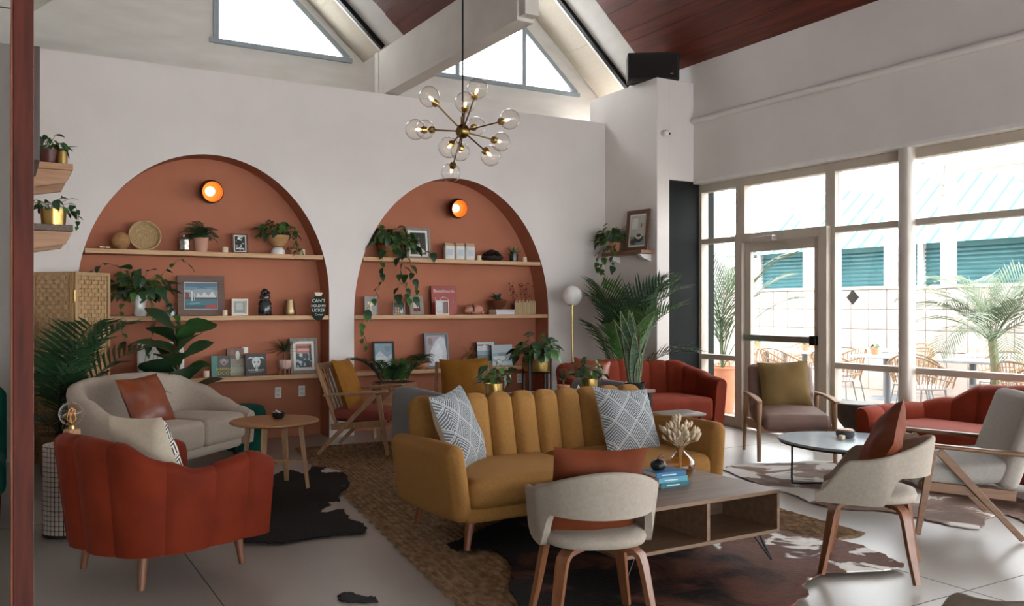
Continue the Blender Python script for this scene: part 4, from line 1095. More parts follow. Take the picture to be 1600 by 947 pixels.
def frame(label, loc, w, h, bw, m, bgc, shapes, matw=0., lean=8, rz=0., matc='e8e4dc', dep=.022, cat='picture frame', glass=False):
    t = thing('picture_frame', label, cat, loc, rot=(R(-lean), 0, rz))
    MB().box(-w / 2, w / 2, 0, dep, 0, bw).box(-w / 2, w / 2, 0, dep, h - bw, h).box(-w / 2, -w / 2 + bw, 0, dep, bw, h - bw).box(w / 2 - bw, w / 2, 0, dep, bw, h - bw).build('frame', m, t, bevel=.0015)
    MB().box(-w / 2 + bw, w / 2 - bw, dep * .55, dep * .9, bw, h - bw).build('mount', plain('mount_' + matc, matc, .8), t)
    iw, ih = w - 2 * bw - 2 * matw, h - 2 * bw - 2 * matw
    a = art(t, iw, ih, bgc, shapes, dep * .5, bw + matw)
    return t
FRW = wood('frame_brown', '6d4a38', '523528', axis=0); FRG = wood('frame_grey', '8f857a', '726a60', axis=2); FRD = wood('frame_dark', '4a3c34', '352a24', axis=2)
FRWH = plain('frame_cream', 'e6dcc8'); FRGB = mat('frame_slate', '6f7880', .5, scale=9); FRBK = plain('frame_black', '1d1f22')
def zs(k): return SH[k] + .0005
def tip(z, lean): return z
r_ = random.Random(21)
def mosaic(seed, cols, n=22, y0=0., y1=1.):
    r = random.Random(seed); return [(r.choice(cols), [(min(1, max(0, a)), min(y1, max(y0, b))) for a, b in blob(r.uniform(.05, .95), r.uniform(y0, y1), r.uniform(.05, .16), r.uniform(.04, .12), 7, .25, r.uniform(0, 6))]) for _ in range(n)]
# left arch, top shelf
t = thing('brass_capsule', 'small brass capsule lying at the left end of the top shelf', 'ornament', (.86, YS_, zs(0))); MB().lathe([(0, -.045), (.02, -.045), (.02, -.01), (.012, -.008), (.012, .008), (.02, .01), (.02, .045), (0, .045)], 18, Matrix.Translation((0, 0, .0205)) @ Matrix.Rotation(R(90), 4, 'Y')).build('body', metal('pale_brass', 'c9b27e', .3), t)
tag(MB().sphere((0, 0, .088), .088, 24).build('woven_ball', mat('coconut_fibre', 'b58a5c', .9, c2='8d6540', scale=12, stretch=(1, 1, 3), bump=.6, bscale=50), loc=(1.0, YS_, zs(0))), 'brown fibre ball on the top shelf of the left arch', 'ornament')
BASK = mat('basket_straw', 'c6aa80', .85, c2='a68a60', scale=40, bump=.4, bscale=90)
t = thing('round_basket', 'round woven basket tray leaning on the top shelf of the left arch', 'basket', (1.22, YB + .13, zs(0)), rot=(R(-12), 0, 0))
mb = MB(); Mx = Matrix.Translation((0, 0, .146)) @ Matrix.Rotation(R(90), 4, 'X')
for k in range(9): mb.tube([(.0155 * (k + .5) * math.cos(q), .0155 * (k + .5) * math.sin(q), -.03) for q in [2 * PI * i / 40 for i in range(40)]], .0085, 6, True, Mx)
mb.build('coil', BASK, t)
mb = MB()
for k in range(4): mb.tube([((.135 + .003 * k) * math.cos(q), (.135 + .003 * k) * math.sin(q), -.022 + .015 * k) for q in [2 * PI * i / 48 for i in range(48)]], .008, 6, True, Mx)
mb.build('rim', BASK, t)
t = thing('silver_jar', 'mercury glass jar with lid left of the fern on the top shelf', 'jar', (1.575, YS_ - .03, zs(0))); MB().lathe([(0, 0), (.055, 0), (.06, .02), (.06, .12), (0, .12)], 8).build('body', mat('mercury_glass', 'b9b4ab', .25, .85, c2='7d776d', scale=30, contrast=.3), t, flat=True); MB().lathe([(0, .121), (.06, .121), (.05, .14), (.012, .145), (.012, .165), (0, .17)], 16).build('lid', metal('jar_lid', 'a9a59c', .3), t)
t = thing('fern_pot', 'dark fern in a terracotta pot on the top shelf of the left arch', 'plant', (1.74, YS_ - .04, zs(0))); pot(t, .055, .075, .145, mat('pink_terracotta', 'c99a86', .8, c2='bb8a76', scale=8))
fronds(t, (0, 0, .12), [(a, r_.uniform(.85, 1.2), r_.uniform(-28, 26)) for a in range(0, 360, 9)], FERN)
def votive(label, x, z, m=CANDLE, r=.03, h=.06, y=YS_ - .04):
    t = thing('candle', label, 'candle', (x, y, z)); MB().lathe([(0, 0), (r, 0), (r, h), (r - .004, h), (r - .006, h - .008), (0, h - .006)], 18).build('wax', m, t); MB().cyl((0, 0, h - .006), (0, 0, h + .006), .0012, n=5).build('wick', BLACKC, t)
votive('cream candle between fern and framed photo, top shelf', 1.975, zs(0))
frame('small framed black and white photo on the top shelf of the left arch', (2.135, YS_ - .02, zs(0)), .16, .21, .016, FRW, '1d201e', [('dfe4e0', rect(.1, .1, .9, .2))] + mosaic(1, ['d9ddd8', '3f4643', '8a918d', 'c4cac6'], 16), .012)
t = thing('hanging_bowl_plant', 'trailing plant in a wooden bowl on a white pedestal, top shelf', 'plant', (2.52, YS_ - .03, zs(0))); MB().lathe([(0, 0), (.075, 0), (.07, .045), (.045, .075), (.03, .08), (0, .08)], 24).build('pedestal', WHITEC, t)
MB().lathe([(0, .082), (.05, .085), (.095, .13), (.12, .2), (.112, .2), (.085, .14), (0, .12)], 28).build('bowl', wood('wood_bowl', 'c39a6a', 'a47c50', axis=0), t); bush(t, (0, 0, .18), 60, .21, .2, LF_H, 31, .6, 1.05)
vine(t, [(.1, -.05, .2), (.16, -.08, .16), (.17, -.09, .06), (.15, -.1, -.04)], LF_S, 1, .04)
t = thing('tiny_pot_plant', 'tiny trailing plant in a terracotta pot at the right of the top shelf', 'plant', (2.69, YS_, zs(0))); pot(t, .028, .038, .06, TERRAPOT, .003); bush(t, (0, 0, .05), 14, .06, .09, LF_S, 32, .6, .95); vine(t, [(.03, -.02, .06), (.06, -.1, .06), (.07, -.12, -.02), (.07, -.12, -.08)], LF_S, 3, .03, .8)
votive('cream candle at the right end of the left top shelf', 2.775, zs(0))
# left arch, middle shelf
t = thing('pothos_vase', 'long trailing pothos in a white sculpted vase, left arch', 'plant', (1.16, YS_ - .08, zs(1))); MB().lathe([(0, 0), (.05, 0), (.062, .03), (.05, .09), (.06, .14), (.07, .21), (.062, .21), (.05, .15), (0, .14)], 12, ribs=3, ramp=.08).build('vase', WHITEC, t, sharp=60)
bush(t, (0, -.06, .2), 70, .26, .28, LF_H, 33, 1.0, 1.6)
for i, p in enumerate([[(-.02, 0, .22), (-.12, -.04, .42), (-.3, -.08, .5), (-.42, -.1, .42), (-.44, -.12, .3)], [(.02, 0, .22), (.14, -.04, .34), (.28, -.06, .5), (.38, -.08, .56), (.46, -.1, .48)], [(.02, -.02, .2), (.12, -.12, .1), (.12, -.16, -.1), (.05, -.17, -.3), (.02, -.17, -.45)], [(-.05, -.02, .2), (-.16, -.12, .12), (-.18, -.16, -.1), (-.14, -.17, -.25)], [(.05, -.02, .2), (.24, -.1, .16), (.3, -.15, .0), (.28, -.16, -.12)]]): vine(t, p, LF_H, 40 + i, .075, 1.15)
BW = mat('blue_white_china', 'dfe3e6', .3, c2='3c5f92', scale=30, contrast=.12)
t = thing('china_jar', 'small blue and white china jar beside the large brown frame', 'jar', (1.45, YS_ - .04, zs(1))); MB().lathe([(0, 0), (.03, 0), (.045, .03), (.045, .055), (.028, .075), (.022, .08), (.026, .09), (0, .09)], 22).build('body', BW, t); bush(t, (0, 0, .085), 6, .035, .06, LF_S, 34, .5, .8)
frame('large brown wooden frame with a colour photo of a pool in the left arch', (1.76, YS_ + .03, zs(1)), .46, .41, .065, FRW, '8fa3ad', [('3d6d78', rect(0, 0, 1, .38)), ('2b4f5c', rect(0, 0, 1, .14)), ('4b6f86', rect(0, .78, 1, 1)), ('6f8c99', [(0, .6), (.5, .85), (1, .7), (1, .85), (0, .85)]), ('d8d6d2', [(.32, .4), (.4, .62), (.5, .5), (.6, .66), (.72, .5), (.85, .68), (.98, .4)]), ('3a302c', rect(0, .38, 1, .44)), ('7d3b2e', rect(.02, .42, .14, .62)), ('dcd9d4', rect(.2, .3, .24, .7)), ('c7c4bd', rect(.28, .32, .3, .6)), ('b9c6cb', rect(0, .66, .18, .72)), ('b3301f', [(.6, .04), (.68, .14), (.94, .17), (.99, .04)]), ('5fa0a4', [(.05, .2), (.4, .26), (.5, .22), (.2, .16)])], .006, 6)
votive('cream candle in front of the large brown frame', 1.96, zs(1), y=YS_ - .09, r=.027, h=.06)
frame('small square cream frame right of the large brown frame', (2.13, YS_ - .02, zs(1)), .165, .175, .016, FRWH, '9a9d94', [('7f8a84', rect(.1, .1, .9, .9)), ('aeb3a9', rect(.18, .25, .8, .85))], .008, 2, dep=.04)
DKGL = mat('dark_glass', '16181a', .12, c2='3a3e42', scale=26, contrast=.15)
t = thing('jar_ornament', 'dark glass jar topped with round knobs on the middle shelf', 'jar', (2.385, YS_ - .02, zs(1))); MB().lathe([(0, 0), (.062, 0), (.068, .02), (.068, .13), (.05, .165), (0, .17)], 26).build('jar', DKGL, t); MB().lathe([(0, .171), (.052, .171), (.056, .19), (.05, .215), (0, .22)], 20).build('lid', DKGL, t); MB().sphere((0, 0, .25), .034, 16).build('knob', BLACKC, t); MB().sphere((-.035, -.03, .235), .02, 12).sphere((.03, -.03, .238), .018, 12).build('side_knobs', BLACKC, t); MB().tube([(.07 * math.cos(q), .07 * math.sin(q), .1) for q in [2 * PI * k / 20 for k in range(20)]], .002, 4, True).build('wire', STEEL, t)
t = thing('brass_vase', 'tapered pale brass vase on the middle shelf of the left arch', 'vase', (2.645, YS_ - .02, zs(1))); MB().lathe([(0, 0), (.055, 0), (.066, .02), (.062, .06), (.05, .12), (.044, .165), (.038, .165), (0, .15)], 26).build('body', metal('champagne', 'b8a078', .42), t)
BG = mat('bottle_green', '0f2a22', .9, c2='0a1f19', scale=8); PW = plain('print_white', 'e4dfd4')
t = thing('bottle_sign', 'green bottle shaped sign with white slogan hanging over the middle shelf', 'sign', (2.915, YB - .014, SH[1] - .055))
P = [(0, 0), (.035, .012), (.06, .04), (.07, .08), (.074, .2), (.066, .235), (.04, .255), (.032, .262)]
MB().prism([(x, z) for x, z in P] + [(-x, z) for x, z in P[::-1][:-1]], 0, .012, Matrix.Rotation(R(90), 4, 'X')).build('board', BG, t)
MB().prism([(-.03, .262), (.03, .262), (.045, .3), (-.045, .3)], 0, .012, Matrix.Rotation(R(90), 4, 'X')).build('cork', CANDLE, t)
for s, z, sz in (("CAN'T", .195, .05), ('HOLD MY', .145, .038), ('LICKER', .095, .045)): text_obj(s, sz, PW, t, (0, -.0135, z))
text_obj('Cocktail', .026, PW, t, (.004, -.0135, .055))
# left arch, lowest shelf
t = thing('relief_panel', 'white sculpted relief panel leaning behind the fig', 'ornament', (1.37, YS_, zs(2)), rot=(R(-8), 0, 0)); MB().rcube(.42, .03, .36, .012, 6, crown=(.01, .006, .008), c=(0, 0, .18)).build('panel', WHITEC, t)
mb = MB()
for rr in (.05, .085, .12): mb.tube([(.02 + rr * math.cos(q), -.02, .2 + rr * math.sin(q)) for q in [2 * PI * k / 30 for k in range(24)]], .007, 6)
mb.build('swirl', WHITEC, t)
votive('small cream candle left of the dog books', 1.79, zs(2), r=.03, h=.065)
def book(label, x, k, w, h, bgc, shapes, th=.025, lean=7, spine=None, y=None, rz=0.):
    t = thing('book', label, 'book', (x, (y or YS_), zs(k)), rot=(R(-lean), 0, rz)); MB().box(-w / 2, w / 2, 0, .003, 0, h).box(-w / 2, w / 2, th - .003, th, 0, h).box(-w / 2, -w / 2 + .003, .003, th - .003, 0, h).build('cover', plain('cover_' + (spine or bgc), spine or bgc), t); MB().box(-w / 2 + .004, w / 2 - .004, .0032, th - .0032, .004, h - .004).build('pages', CANDLE, t)
    art(t, w - .002, h - .002, bgc, shapes, -.0004, .001); return t
b1 = book('green dog book at the left of the lowest shelf', 1.935, 2, .19, .215, '1f2b27', [('2f7a6a', rect(0, 0, .32, 1)), ('4c4038', blob(.66, .62, .28, .3)), ('a58f86', blob(.66, .7, .14, .16)), ('2a2320', blob(.66, .66, .05, .05)), ('8a7468', blob(.5, .74, .06, .1)), ('8a7468', blob(.83, .74, .06, .1))], spine='1d4a44', y=YS_ - .05)
YEL = plain('print_yellow', 'c9b53e')
text_obj('SHEPHERD', .034, YEL, b1, (.03, -.0032, .065)); text_obj('DOGS', .05, YEL, b1, (.035, -.0032, .02))
b2 = book('grey green dog book standing behind the black one', 2.1, 2, .17, .285, '8f8a74', [('6b4a3a', rect(0, .62, 1, 1)), ('ddd8cc', blob(.62, .74, .13, .17)), ('8a5a44', blob(.3, .85, .16, .1)), ('a9a58f', rect(0, .1, 1, .3))], y=YS_ + .02, spine='6a6552')
text_obj('LOST', .055, plain('print_sand', 'b9b39a'), b2, (.01, -.0032, .085)); text_obj('DOGS', .055, plain('print_sand', 'b9b39a'), b2, (.01, -.0032, .03))
b3 = book('black book with a white dog portrait on the lowest shelf', 2.285, 2, .215, .225, '101413', [('c9cfce', blob(.52, .6, .2, .28, 18, .05)), ('101413', blob(.44, .62, .05, .04)), ('101413', blob(.62, .62, .05, .04)), ('101413', [(.42, .2), (.46, .42), (.6, .42), (.66, .2)]), ('b7bdbc', [(.46, .2), (.5, .52), (.56, .52), (.6, .2)]), ('d5dad9', [(.08, .76), (.2, .86), (.38, .84), (.36, .8), (.2, .8)]), ('d5dad9', [(.92, .74), (.82, .86), (.64, .84), (.66, .8), (.8, .8)])], y=YS_ - .06)
text_obj('FINDING HOME', .024, PW, b3, (0, -.004, .048)); text_obj('shelter dogs and their stories', .011, PW, b3, (0, -.004, .034))
tag(MB().box(-.03, .03, 0, .002, 0, .06).build('paper_card', WHITEC, loc=(2.2, YS_ + .055, zs(2) + .23), rot=(R(-7), 0, 0)), 'white paper card sticking up behind the dog books', 'card')
t = thing('footed_pot_plant', 'spiky plant in a pink ribbed pot on wooden feet', 'plant', (2.575, YS_ - .08, zs(2)))
for k in range(3): MB().cyl((.05 * math.cos(2.1 * k + .3), .05 * math.sin(2.1 * k + .3), .07), (.055 * math.cos(2.1 * k + .3), .055 * math.sin(2.1 * k + .3), 0), .011, .008, 8).build('foot', OAK, t)
MB().lathe([(0, .06), (.045, .06), (.066, .085), (.07, .155), (.062, .155), (0, .14)], 36, ribs=12, ramp=.03).build('pot', mat('blush_ceramic', 'dcb8ac', .5, scale=9), t)
MB().tube([(0, 0, .13), (0, .005, .2), (.004, 0, .25)], .008, 8).build('stem', WALNUT, t); blades(t, (.004, 0, .24), 44, .23, .016, GREEN2, 9)
frame('grey wooden frame with a colourful street print on the lowest left shelf', (2.81, YS_ - .02, zs(2)), .3, .38, .034, FRG, '2c3a3f', [('b8705c', rect(0, .6, 1, 1)), ('d9a89a', rect(.1, .7, .9, .78)), ('5f2f2a', rect(.05, .84, .9, .9))] + mosaic(4, ['9fb9c0', '3c5a63', '1a2226', 'c5d2d4', '54757d'], 24, 0, .6) + [('1c2528', rect(.84, .3, .96, .95))], .03, 7)
# right arch, top shelf
t = thing('trailing_pothos', 'long trailing pothos in a wooden bowl on the right arch top shelf', 'plant', (3.78, YS_ - .02, zs(0))); MB().lathe([(0, 0), (.07, 0), (.11, .06), (.125, .14), (.117, .14), (.1, .07), (0, .06)], 28).build('bowl', wood('wood_bowl2', '9a6a40', '7a4f2c', axis=0), t)
bush(t, (0, -.02, .12), 95, .3, .26, LF_H, 51, .9, 1.5)
for i, p in enumerate([[(0, -.1, .12), (.04, -.18, .0), (.05, -.2, -.2), (.02, -.2, -.4), (.06, -.2, -.52)], [(.08, -.1, .12), (.16, -.18, -.02), (.2, -.2, -.18), (.26, -.2, -.34), (.22, -.2, -.45)], [(-.1, -.1, .1), (-.16, -.18, -.05), (-.17, -.19, -.25), (-.24, -.19, -.42), (-.36, -.19, -.62), (-.4, -.19, -.86), (-.34, -.19, -1.0)], [(.15, -.08, .12), (.32, -.16, .06), (.42, -.18, .08), (.5, -.18, .04)], [(.04, -.1, .1), (.1, -.2, -.1), (.12, -.2, -.3), (.16, -.2, -.5)]]): vine(t, p, LF_H, 60 + i, .07, 1.15)
frame('dark brown frame with a portrait of a seated figure, right arch', (4.165, YS_ + .01, zs(0)), .31, .37, .03, FRG, '23231f', [('5a564a', blob(.52, .7, .1, .1)), ('c8b29c', blob(.52, .72, .055, .075)), ('2a2018', blob(.48, .77, .06, .06)), ('cbbfae', [(.4, .1), (.42, .4), (.5, .58), (.6, .55), (.64, .3), (.9, .18), (.95, .05), (.45, .02)]), ('8f8270', [(.5, .1), (.52, .3), (.62, .3), (.8, .12)])], .028, 7)
BAG = mat('paper_bag', 'dedbd6', .7, scale=14); KR = mat('kraft', 'c3a687', .8, scale=14)
for k, x in enumerate((4.525, 4.66, 4.795)):
    t = thing('coffee_bag', ['leftmost', 'middle', 'rightmost'][k] + ' of three white paper coffee bags on the right top shelf', 'bag', (x, YS_ - .03, zs(0)), R((-4, 3, -2)[k]), 'white coffee bags on the shelf')
    MB().rcube(.118, .07, .165, .012, 4, crown=(.003, .006, 0), c=(0, 0, .083)).build('bag', BAG, t)
    MB().prism([(-.035, .164), (.035, .164), (.014, .2), (-.014, .2)], -.057, .057, Matrix.Rotation(R(90), 4, 'Z') @ Matrix.Rotation(R(90), 4, 'X')).build('folded_top', KR, t)
    MB().box(-.035, .035, -.0425, -.0415, .05, .12).build('label', plain('label_grey', 'b9c2cc'), t)
votive('cream candle right of the coffee bags', 4.92, zs(0))
t = thing('stone_bowl', 'dark bowl heaped with black stones on the right top shelf', 'bowl', (5.12, YS_, zs(0))); MB().lathe([(0, 0), (.09, 0), (.13, .03), (.14, .055), (.13, .055), (0, .03)], 28).build('bowl', mat('dark_bowl', '2d2b28', .6, scale=15), t)
for k in range(14): a = 2.4 * k; q = (.09 * math.sqrt(k / 14)); MB().sphere((q * math.cos(a), q * math.sin(a), .07 + .05 * (1 - k / 14)), .032, 10, sq=(1.2, 1, .7)).build('stone', BLACKC, t)
t = thing('succulent_pot', 'spiky succulent in a dark glass pot on the right top shelf', 'plant', (5.425, YS_, zs(0))); pot(t, .05, .055, .1, mat('olive_glaze', '3d4238', .3, scale=8)); blades(t, (0, 0, .085), 26, .14, .028, leafm('aloe', '6a8c62', '3f5f42'), 12)
votive('cream candle at the right end of the right top shelf', 5.555, zs(0))
# right arch, middle shelf
GREYW = wood('grey_barn_wood', '9a948c', '7c766e', axis=2)
frame('grey plank picture of a wine glass, right arch', (3.565, YS_ - .03, zs(1)), .16, .21, .006, GREYW, '97928b', [('7d7871', rect(.24, 0, .25, 1)), ('7d7871', rect(.5, 0, .51, 1)), ('7d7871', rect(.76, 0, .77, 1)), ('eadfc4', [(.24, .72), (.26, .6), (.4, .5), (.47, .48), (.47, .22), (.3, .17), (.7, .17), (.53, .22), (.53, .48), (.6, .5), (.74, .6), (.76, .72)])], 0, 3, dep=.03)
frame('small grey frame with a dark bottle photo, right arch', (3.89, YS_ - .05, zs(1)), .145, .15, .014, FRG, '1c2a26', [('c7964a', rect(.15, .1, .3, .6)), ('c7964a', rect(.4, .1, .55, .6)), ('dfe3de', rect(.68, .08, .78, .9)), ('dfe3de', rect(.84, .08, .94, .85)), ('4c3a22', rect(.1, .34, .6, .42))], 0, 5)
frame('leaning grey frame with a red label, right arch', (4.13, YS_ - .01, zs(1)), .165, .225, .045, GREYW, 'd9cfc2', [('8a2a2c', rect(0, .75, 1, 1)), ('8a2a2c', rect(0, 0, 1, .28)), ('2c2322', rect(.85, 0, 1, .7))], 0, 14, rz=R(-8))
b4 = book('red basset hound book on the middle shelf of the right arch', 4.51, 1, .33, .34, '9c2f26', [], y=YS_ + .04, spine='4a1a18', th=.03)
text_obj('Bassethounds', .05, PW, b4, (.0, -.003, .265))
mb = MB().tube([(-.05, -.002, .12), (-.06, -.002, .17), (-.02, -.002, .21), (.03, -.002, .2), (.06, -.002, .17), (.02, -.002, .15), (.03, -.002, .12), (-.02, -.002, .13)], .003, 5)
for s in (-1, 1): mb.tube([(s * .12, -.002, .14), (s * .11, -.002, .17), (s * .12, -.002, .2)], .003, 5)
mb.build('dog_outline', PW, b4)
frame('small cream frame in front of the red book', (4.42, YS_ - .08, zs(1)), .17, .165, .012, FRWH, 'a9abb0', [('6a3a34', rect(.6, 0, 1, 1)), ('c2c4c8', rect(.1, .2, .5, .95))], 0, 3)
CLAY = mat('pink_clay', 'c48a78', .55, c2='b47868', scale=9)
t = thing('pig_figurine', 'pink clay animal figurine lying beside the red book', 'figurine', (4.85, YS_ - .04, zs(1))); MB().sphere((.04, 0, .058), .058, 18, sq=(1.5, .8, 1)).build('body', CLAY, t); MB().sphere((-.07, -.01, .058), .046, 16, sq=(1.1, .9, 1)).build('head', CLAY, t); MB().sphere((-.115, -.02, .045), .022, 12).build('snout', CLAY, t)
for x in (-.03, .1): MB().cyl((x, -.03, .03), (x - .01, -.05, 0.004), .018, .014, 10).build('leg', CLAY, t)
for s in (-1, 1): MB().sphere((-.055, s * .03, .1), .016, 10, sq=(.5, 1, 1.3)).build('ear', CLAY, t)
MB().tube([(-.02 + .0 * q, .05 * math.cos(q), .06 + .055 * math.sin(q)) for q in [2 * PI * k / 20 for k in range(20)]], .005, 6, True).build('collar', BLACKC, t)
for k in range(2):
    bk = thing('book', ['pale book lying under the brown bowl', 'white book at the bottom under the brown bowl'][k], 'book', (5.255, YS_, zs(1) + .03 * (1 - k)), R(3 * k)); MB().box(-.13, .13, -.09, .09, 0, .003).box(-.13, .13, -.09, .09, .026, .029).box(-.13, .13, -.09, -.087, .003, .026).build('cover', plain('white_cover_%d' % k, ['cfc8cc', 'e2dde0'][k]), bk); MB().box(-.127, .127, -.086, .087, .0032, .0258).build('pages', CANDLE, bk)
t = thing('succulent_bowl', 'pale edged succulent in a brown bowl on two books', 'plant', (5.2, YS_, zs(1) + .0605)); MB().lathe([(0, 0), (.05, 0), (.1, .05), (.125, .11), (.117, .11), (.09, .055), (0, .03)], 28).build('bowl', mat('brown_glaze', '6a3e28', .35, scale=8), t)
blades(t, (0, 0, .1), 30, .12, .05, leafm('agave', '5f8078', '2f4c46'), 15)
t = thing('bamboo_planter', 'planter of upright bamboo sticks with dried red flowers', 'planter', (5.555, YS_ - .02, zs(1)))
BAM = wood('bamboo', 'd0b88c', 'b09668', axis=2)
for k in range(16): x = -.14 + .0187 * k; MB().cyl((x, -.04 + .003 * (k % 3), 0), (x, -.04 + .003 * (k % 3), .16 + .02 * math.sin(k * 2.3)), .0088, n=8).build('bamboo_stick', BAM, t)
MB().box(-.14, .14, -.02, .05, 0, .12).build('liner', WALNUT, t)
DRY = mat('dried_flower', '6a2a20', .9, scale=20); mb = MB(); sm = MB()
for k in range(34):
    x = rnd.uniform(-.13, .13); p = (x * 1.2 - .03, rnd.uniform(-.03, .06), rnd.uniform(.22, .4)); sm.tube([(x, .01, .1), (x * 1.1 - .01, .02, .22), p], .0011, 4); mb.sphere(p, rnd.uniform(.006, .011), 6)
sm.build('flower_stems', DRY, t); o = mb.build('flower_heads', DRY, t); o['kind'] = 'stuff'
# right arch, lowest shelf
frame('dark frame with a pale snowy photo, leaning on the lowest right shelf', (3.72, YS_ - .03, zs(2)), .25, .33, .024, FRBK, '8fa6b2', [('c7d4da', [(0, 0), (0, .5), (.3, .7), (.7, .45), (1, .6), (1, 0)]), ('dfe7ea', blob(.4, .3, .3, .2, 12, .2)), ('7d95a0', blob(.75, .8, .2, .12, 12, .2))], .0, 13, rz=R(-10))
t = thing('fern_bowl', 'small fern in a round terracotta bowl on the lowest right shelf', 'plant', (4.16, YS_ - .05, zs(2))); MB().lathe([(0, 0), (.05, 0), (.085, .035), (.088, .07), (.075, .095), (.067, .095), (.07, .07), (0, .06)], 28).build('bowl', TERRAPOT, t); fronds(t, (0, 0, .07), [(a, r_.uniform(.7, .95), r_.uniform(-25, 5)) for a in range(0, 360, 17)], FERN)
frame('slate grey frame with a photo of a white dress, lowest right shelf', (4.4, YS_, zs(2)), .31, .41, .025, FRGB, '9a8d92', [('c5c9d0', [(.1, 0), (.2, .5), (.45, .8), (.7, .95), (.9, .9), (1, .5), (1, 0)]), ('e3e6ea', [(.3, .1), (.4, .55), (.6, .75), (.8, .5), (.75, .1)]), ('f2f3f4', [(.55, .0), (.68, .32), (.85, 0)]), ('7d6a66', blob(.2, .8, .12, .12))], 0, 8)
votive('small white candle left of the fern bowl', 4.0, zs(2), WHITEC, .024, .05)
t = thing('dry_pot_plant', 'reddish dry plant in a small terracotta pot on the lowest right shelf', 'plant', (4.79, YS_ - .03, zs(2))); pot(t, .045, .06, .09, TERRAPOT, .004); bush(t, (0, 0, .08), 26, .1, .18, [leaf_mesh('leaf', .05, .02, BLADE, mat('dry_leaf', 'a8704a', .7, c2='8a4f34', scale=10))], 71, .7, 1.1)
votive('white candle left of the two blue art books', 4.905, zs(2), WHITEC, .022, .05)
book('tall blue art book at the left of the pair on the lowest right shelf', 5.06, 2, .24, .29, '8fa5ae', [('c9d3d6', rect(0, .62, 1, 1)), ('a5564a', rect(.0, .84, .7, .9)), ('5b7f8c', rect(0, .1, 1, .45)), ('dfe5e6', blob(.45, .78, .1, .12)), ('37474d', rect(.3, .0, .42, .2))], y=YS_ + .02, spine='39434a')
book('pale blue book with a seascape cover on the lowest right shelf', 5.245, 2, .29, .255, '9db6c2', [('b9c9cf', rect(0, .6, 1, 1)), ('7b9aa6', blob(.6, .5, .3, .16, 14, .2)), ('e2e8e8', blob(.35, .35, .28, .14, 14, .2)), ('a58f82', blob(.7, .52, .14, .06, 10, .2)), ('c9d8dc', rect(0, 0, 1, .2))], y=YS_ - .05, spine='2c3338')
# outlets
for k, (x, z) in enumerate(((2.57, .48), (2.83, .485), (5.6, .51))):
    t = thing('wall_outlet', ['white wall outlet under the lowest left shelf', 'white light switch plate beside the outlet under the left shelf', 'white wall outlet under the lowest right shelf'][k], 'outlet', (x, YB + DEP, z)); MB().box(-.036, .036, -.006, 0, -.058, .058).build('plate', WHITEC, t, bevel=.002)
    for s in (-1, 1): MB().box(-.017, .017, -.0075, -.006, s * .026 - .014, s * .026 + .014).build('socket', plain('socket_white', 'd2cfc9'), t)
# sconces
COP = mat('hammered_copper', '5a2f20', .35, .9, c2='3a1d14', scale=40, bump=.9, bscale=70)
for k, (x, z) in enumerate(((1.835, 2.6), (4.64, 2.59))):
    t = thing('wall_sconce', 'hammered copper bowl sconce glowing in the %s arch' % ['left', 'right'][k], 'lamp', (x, YB + DEP, z), rot=(R(8), 0, R(4)))
    Mx = Matrix.Rotation(R(90), 4, 'X')
    MB().cyl((0, 0, 0), (0, -.06, 0), .03, n=16).build('mount', BLACKM, t)
    MB().lathe([(.0, .05), (.05, .055), (.095, .085), (.12, .14), (.117, .195), (.105, .22)], 36, Mx, False).build('shade', COP, t)
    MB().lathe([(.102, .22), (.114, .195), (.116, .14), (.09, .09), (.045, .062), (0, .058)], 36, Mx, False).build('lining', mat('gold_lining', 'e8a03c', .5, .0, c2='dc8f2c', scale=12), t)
    MB().sphere((0, -.12, 0), .05, 20).build('bulb', mat('bulb_glow', 'ffcf9c', .5, emit=2.0), t)
# chandelier
HB = (2.76, 5.36, 2.62)
t = thing('chandelier', 'brass sputnik chandelier with clear glass globes', 'chandelier', HB)
MB().sphere((0, 0, 0), .05, 22).build('hub', DKBRASS, t); MB().cyl((0, 0, .04), (0, 0, 2.0), .006, n=8).build('stem', BLACKM, t); MB().cyl((0, 0, .04), (0, 0, .1), .014, n=12).build('collar', DKBRASS, t)
ca, sa = math.cos(R(30.5)), math.sin(R(30.5))
cr, cf = Vector((ca, -sa, 0)), Vector((sa, ca, 0))
CL = thin_glass('globe_glass', (.98, .97, .95), 1.5)
gm = MB().sphere((0, 0, 0), .07, 24).build('globe', CL, t, sharp=80); gme = gm.data; bpy.data.objects.remove(gm)
bl = MB().lathe([(0, 0), (.008, .004), (.011, .02), (.006, .038), (0, .045)], 10).build('bulb', mat('candle_bulb', 'ffd0a0', .4, emit=4), t, sharp=80); ble = bl.data; bpy.data.objects.remove(bl)
for (dx, dy, sg) in ((24, 50, -1), (17, 22, 1), (8, 26, -1), (-45, 40, -1), (-60, 12, 1), (-66, -5, -1), (70, 12, -1), (56, -6, 1), (43, -44, -1), (-16, -36, -1), (-21, -54, 1), (-8, -17, 1)):
    q = math.sqrt(max(0, 76 ** 2 - dx * dx - dy * dy)); d = (cr * dx + Vector((0, 0, dy)) + cf * q * sg).normalized(); tip_ = d * .265
    a = MB().cyl(d * .04, tip_, .0055, n=8).build('arm', DKBRASS, t)
    MB().tube([tip_, tip_ + d * .012, tip_ + d * .03, tip_ + d * .05], [.008, .024, .026, .016], 12).build('socket', BRASS, a)
    Q = d.to_track_quat('Z', 'Y').to_matrix().to_4x4()
    inst('bulb', ble, a, Matrix.Translation(d * .315) @ Q); inst('globe', gme, a, Matrix.Translation(d * .355))
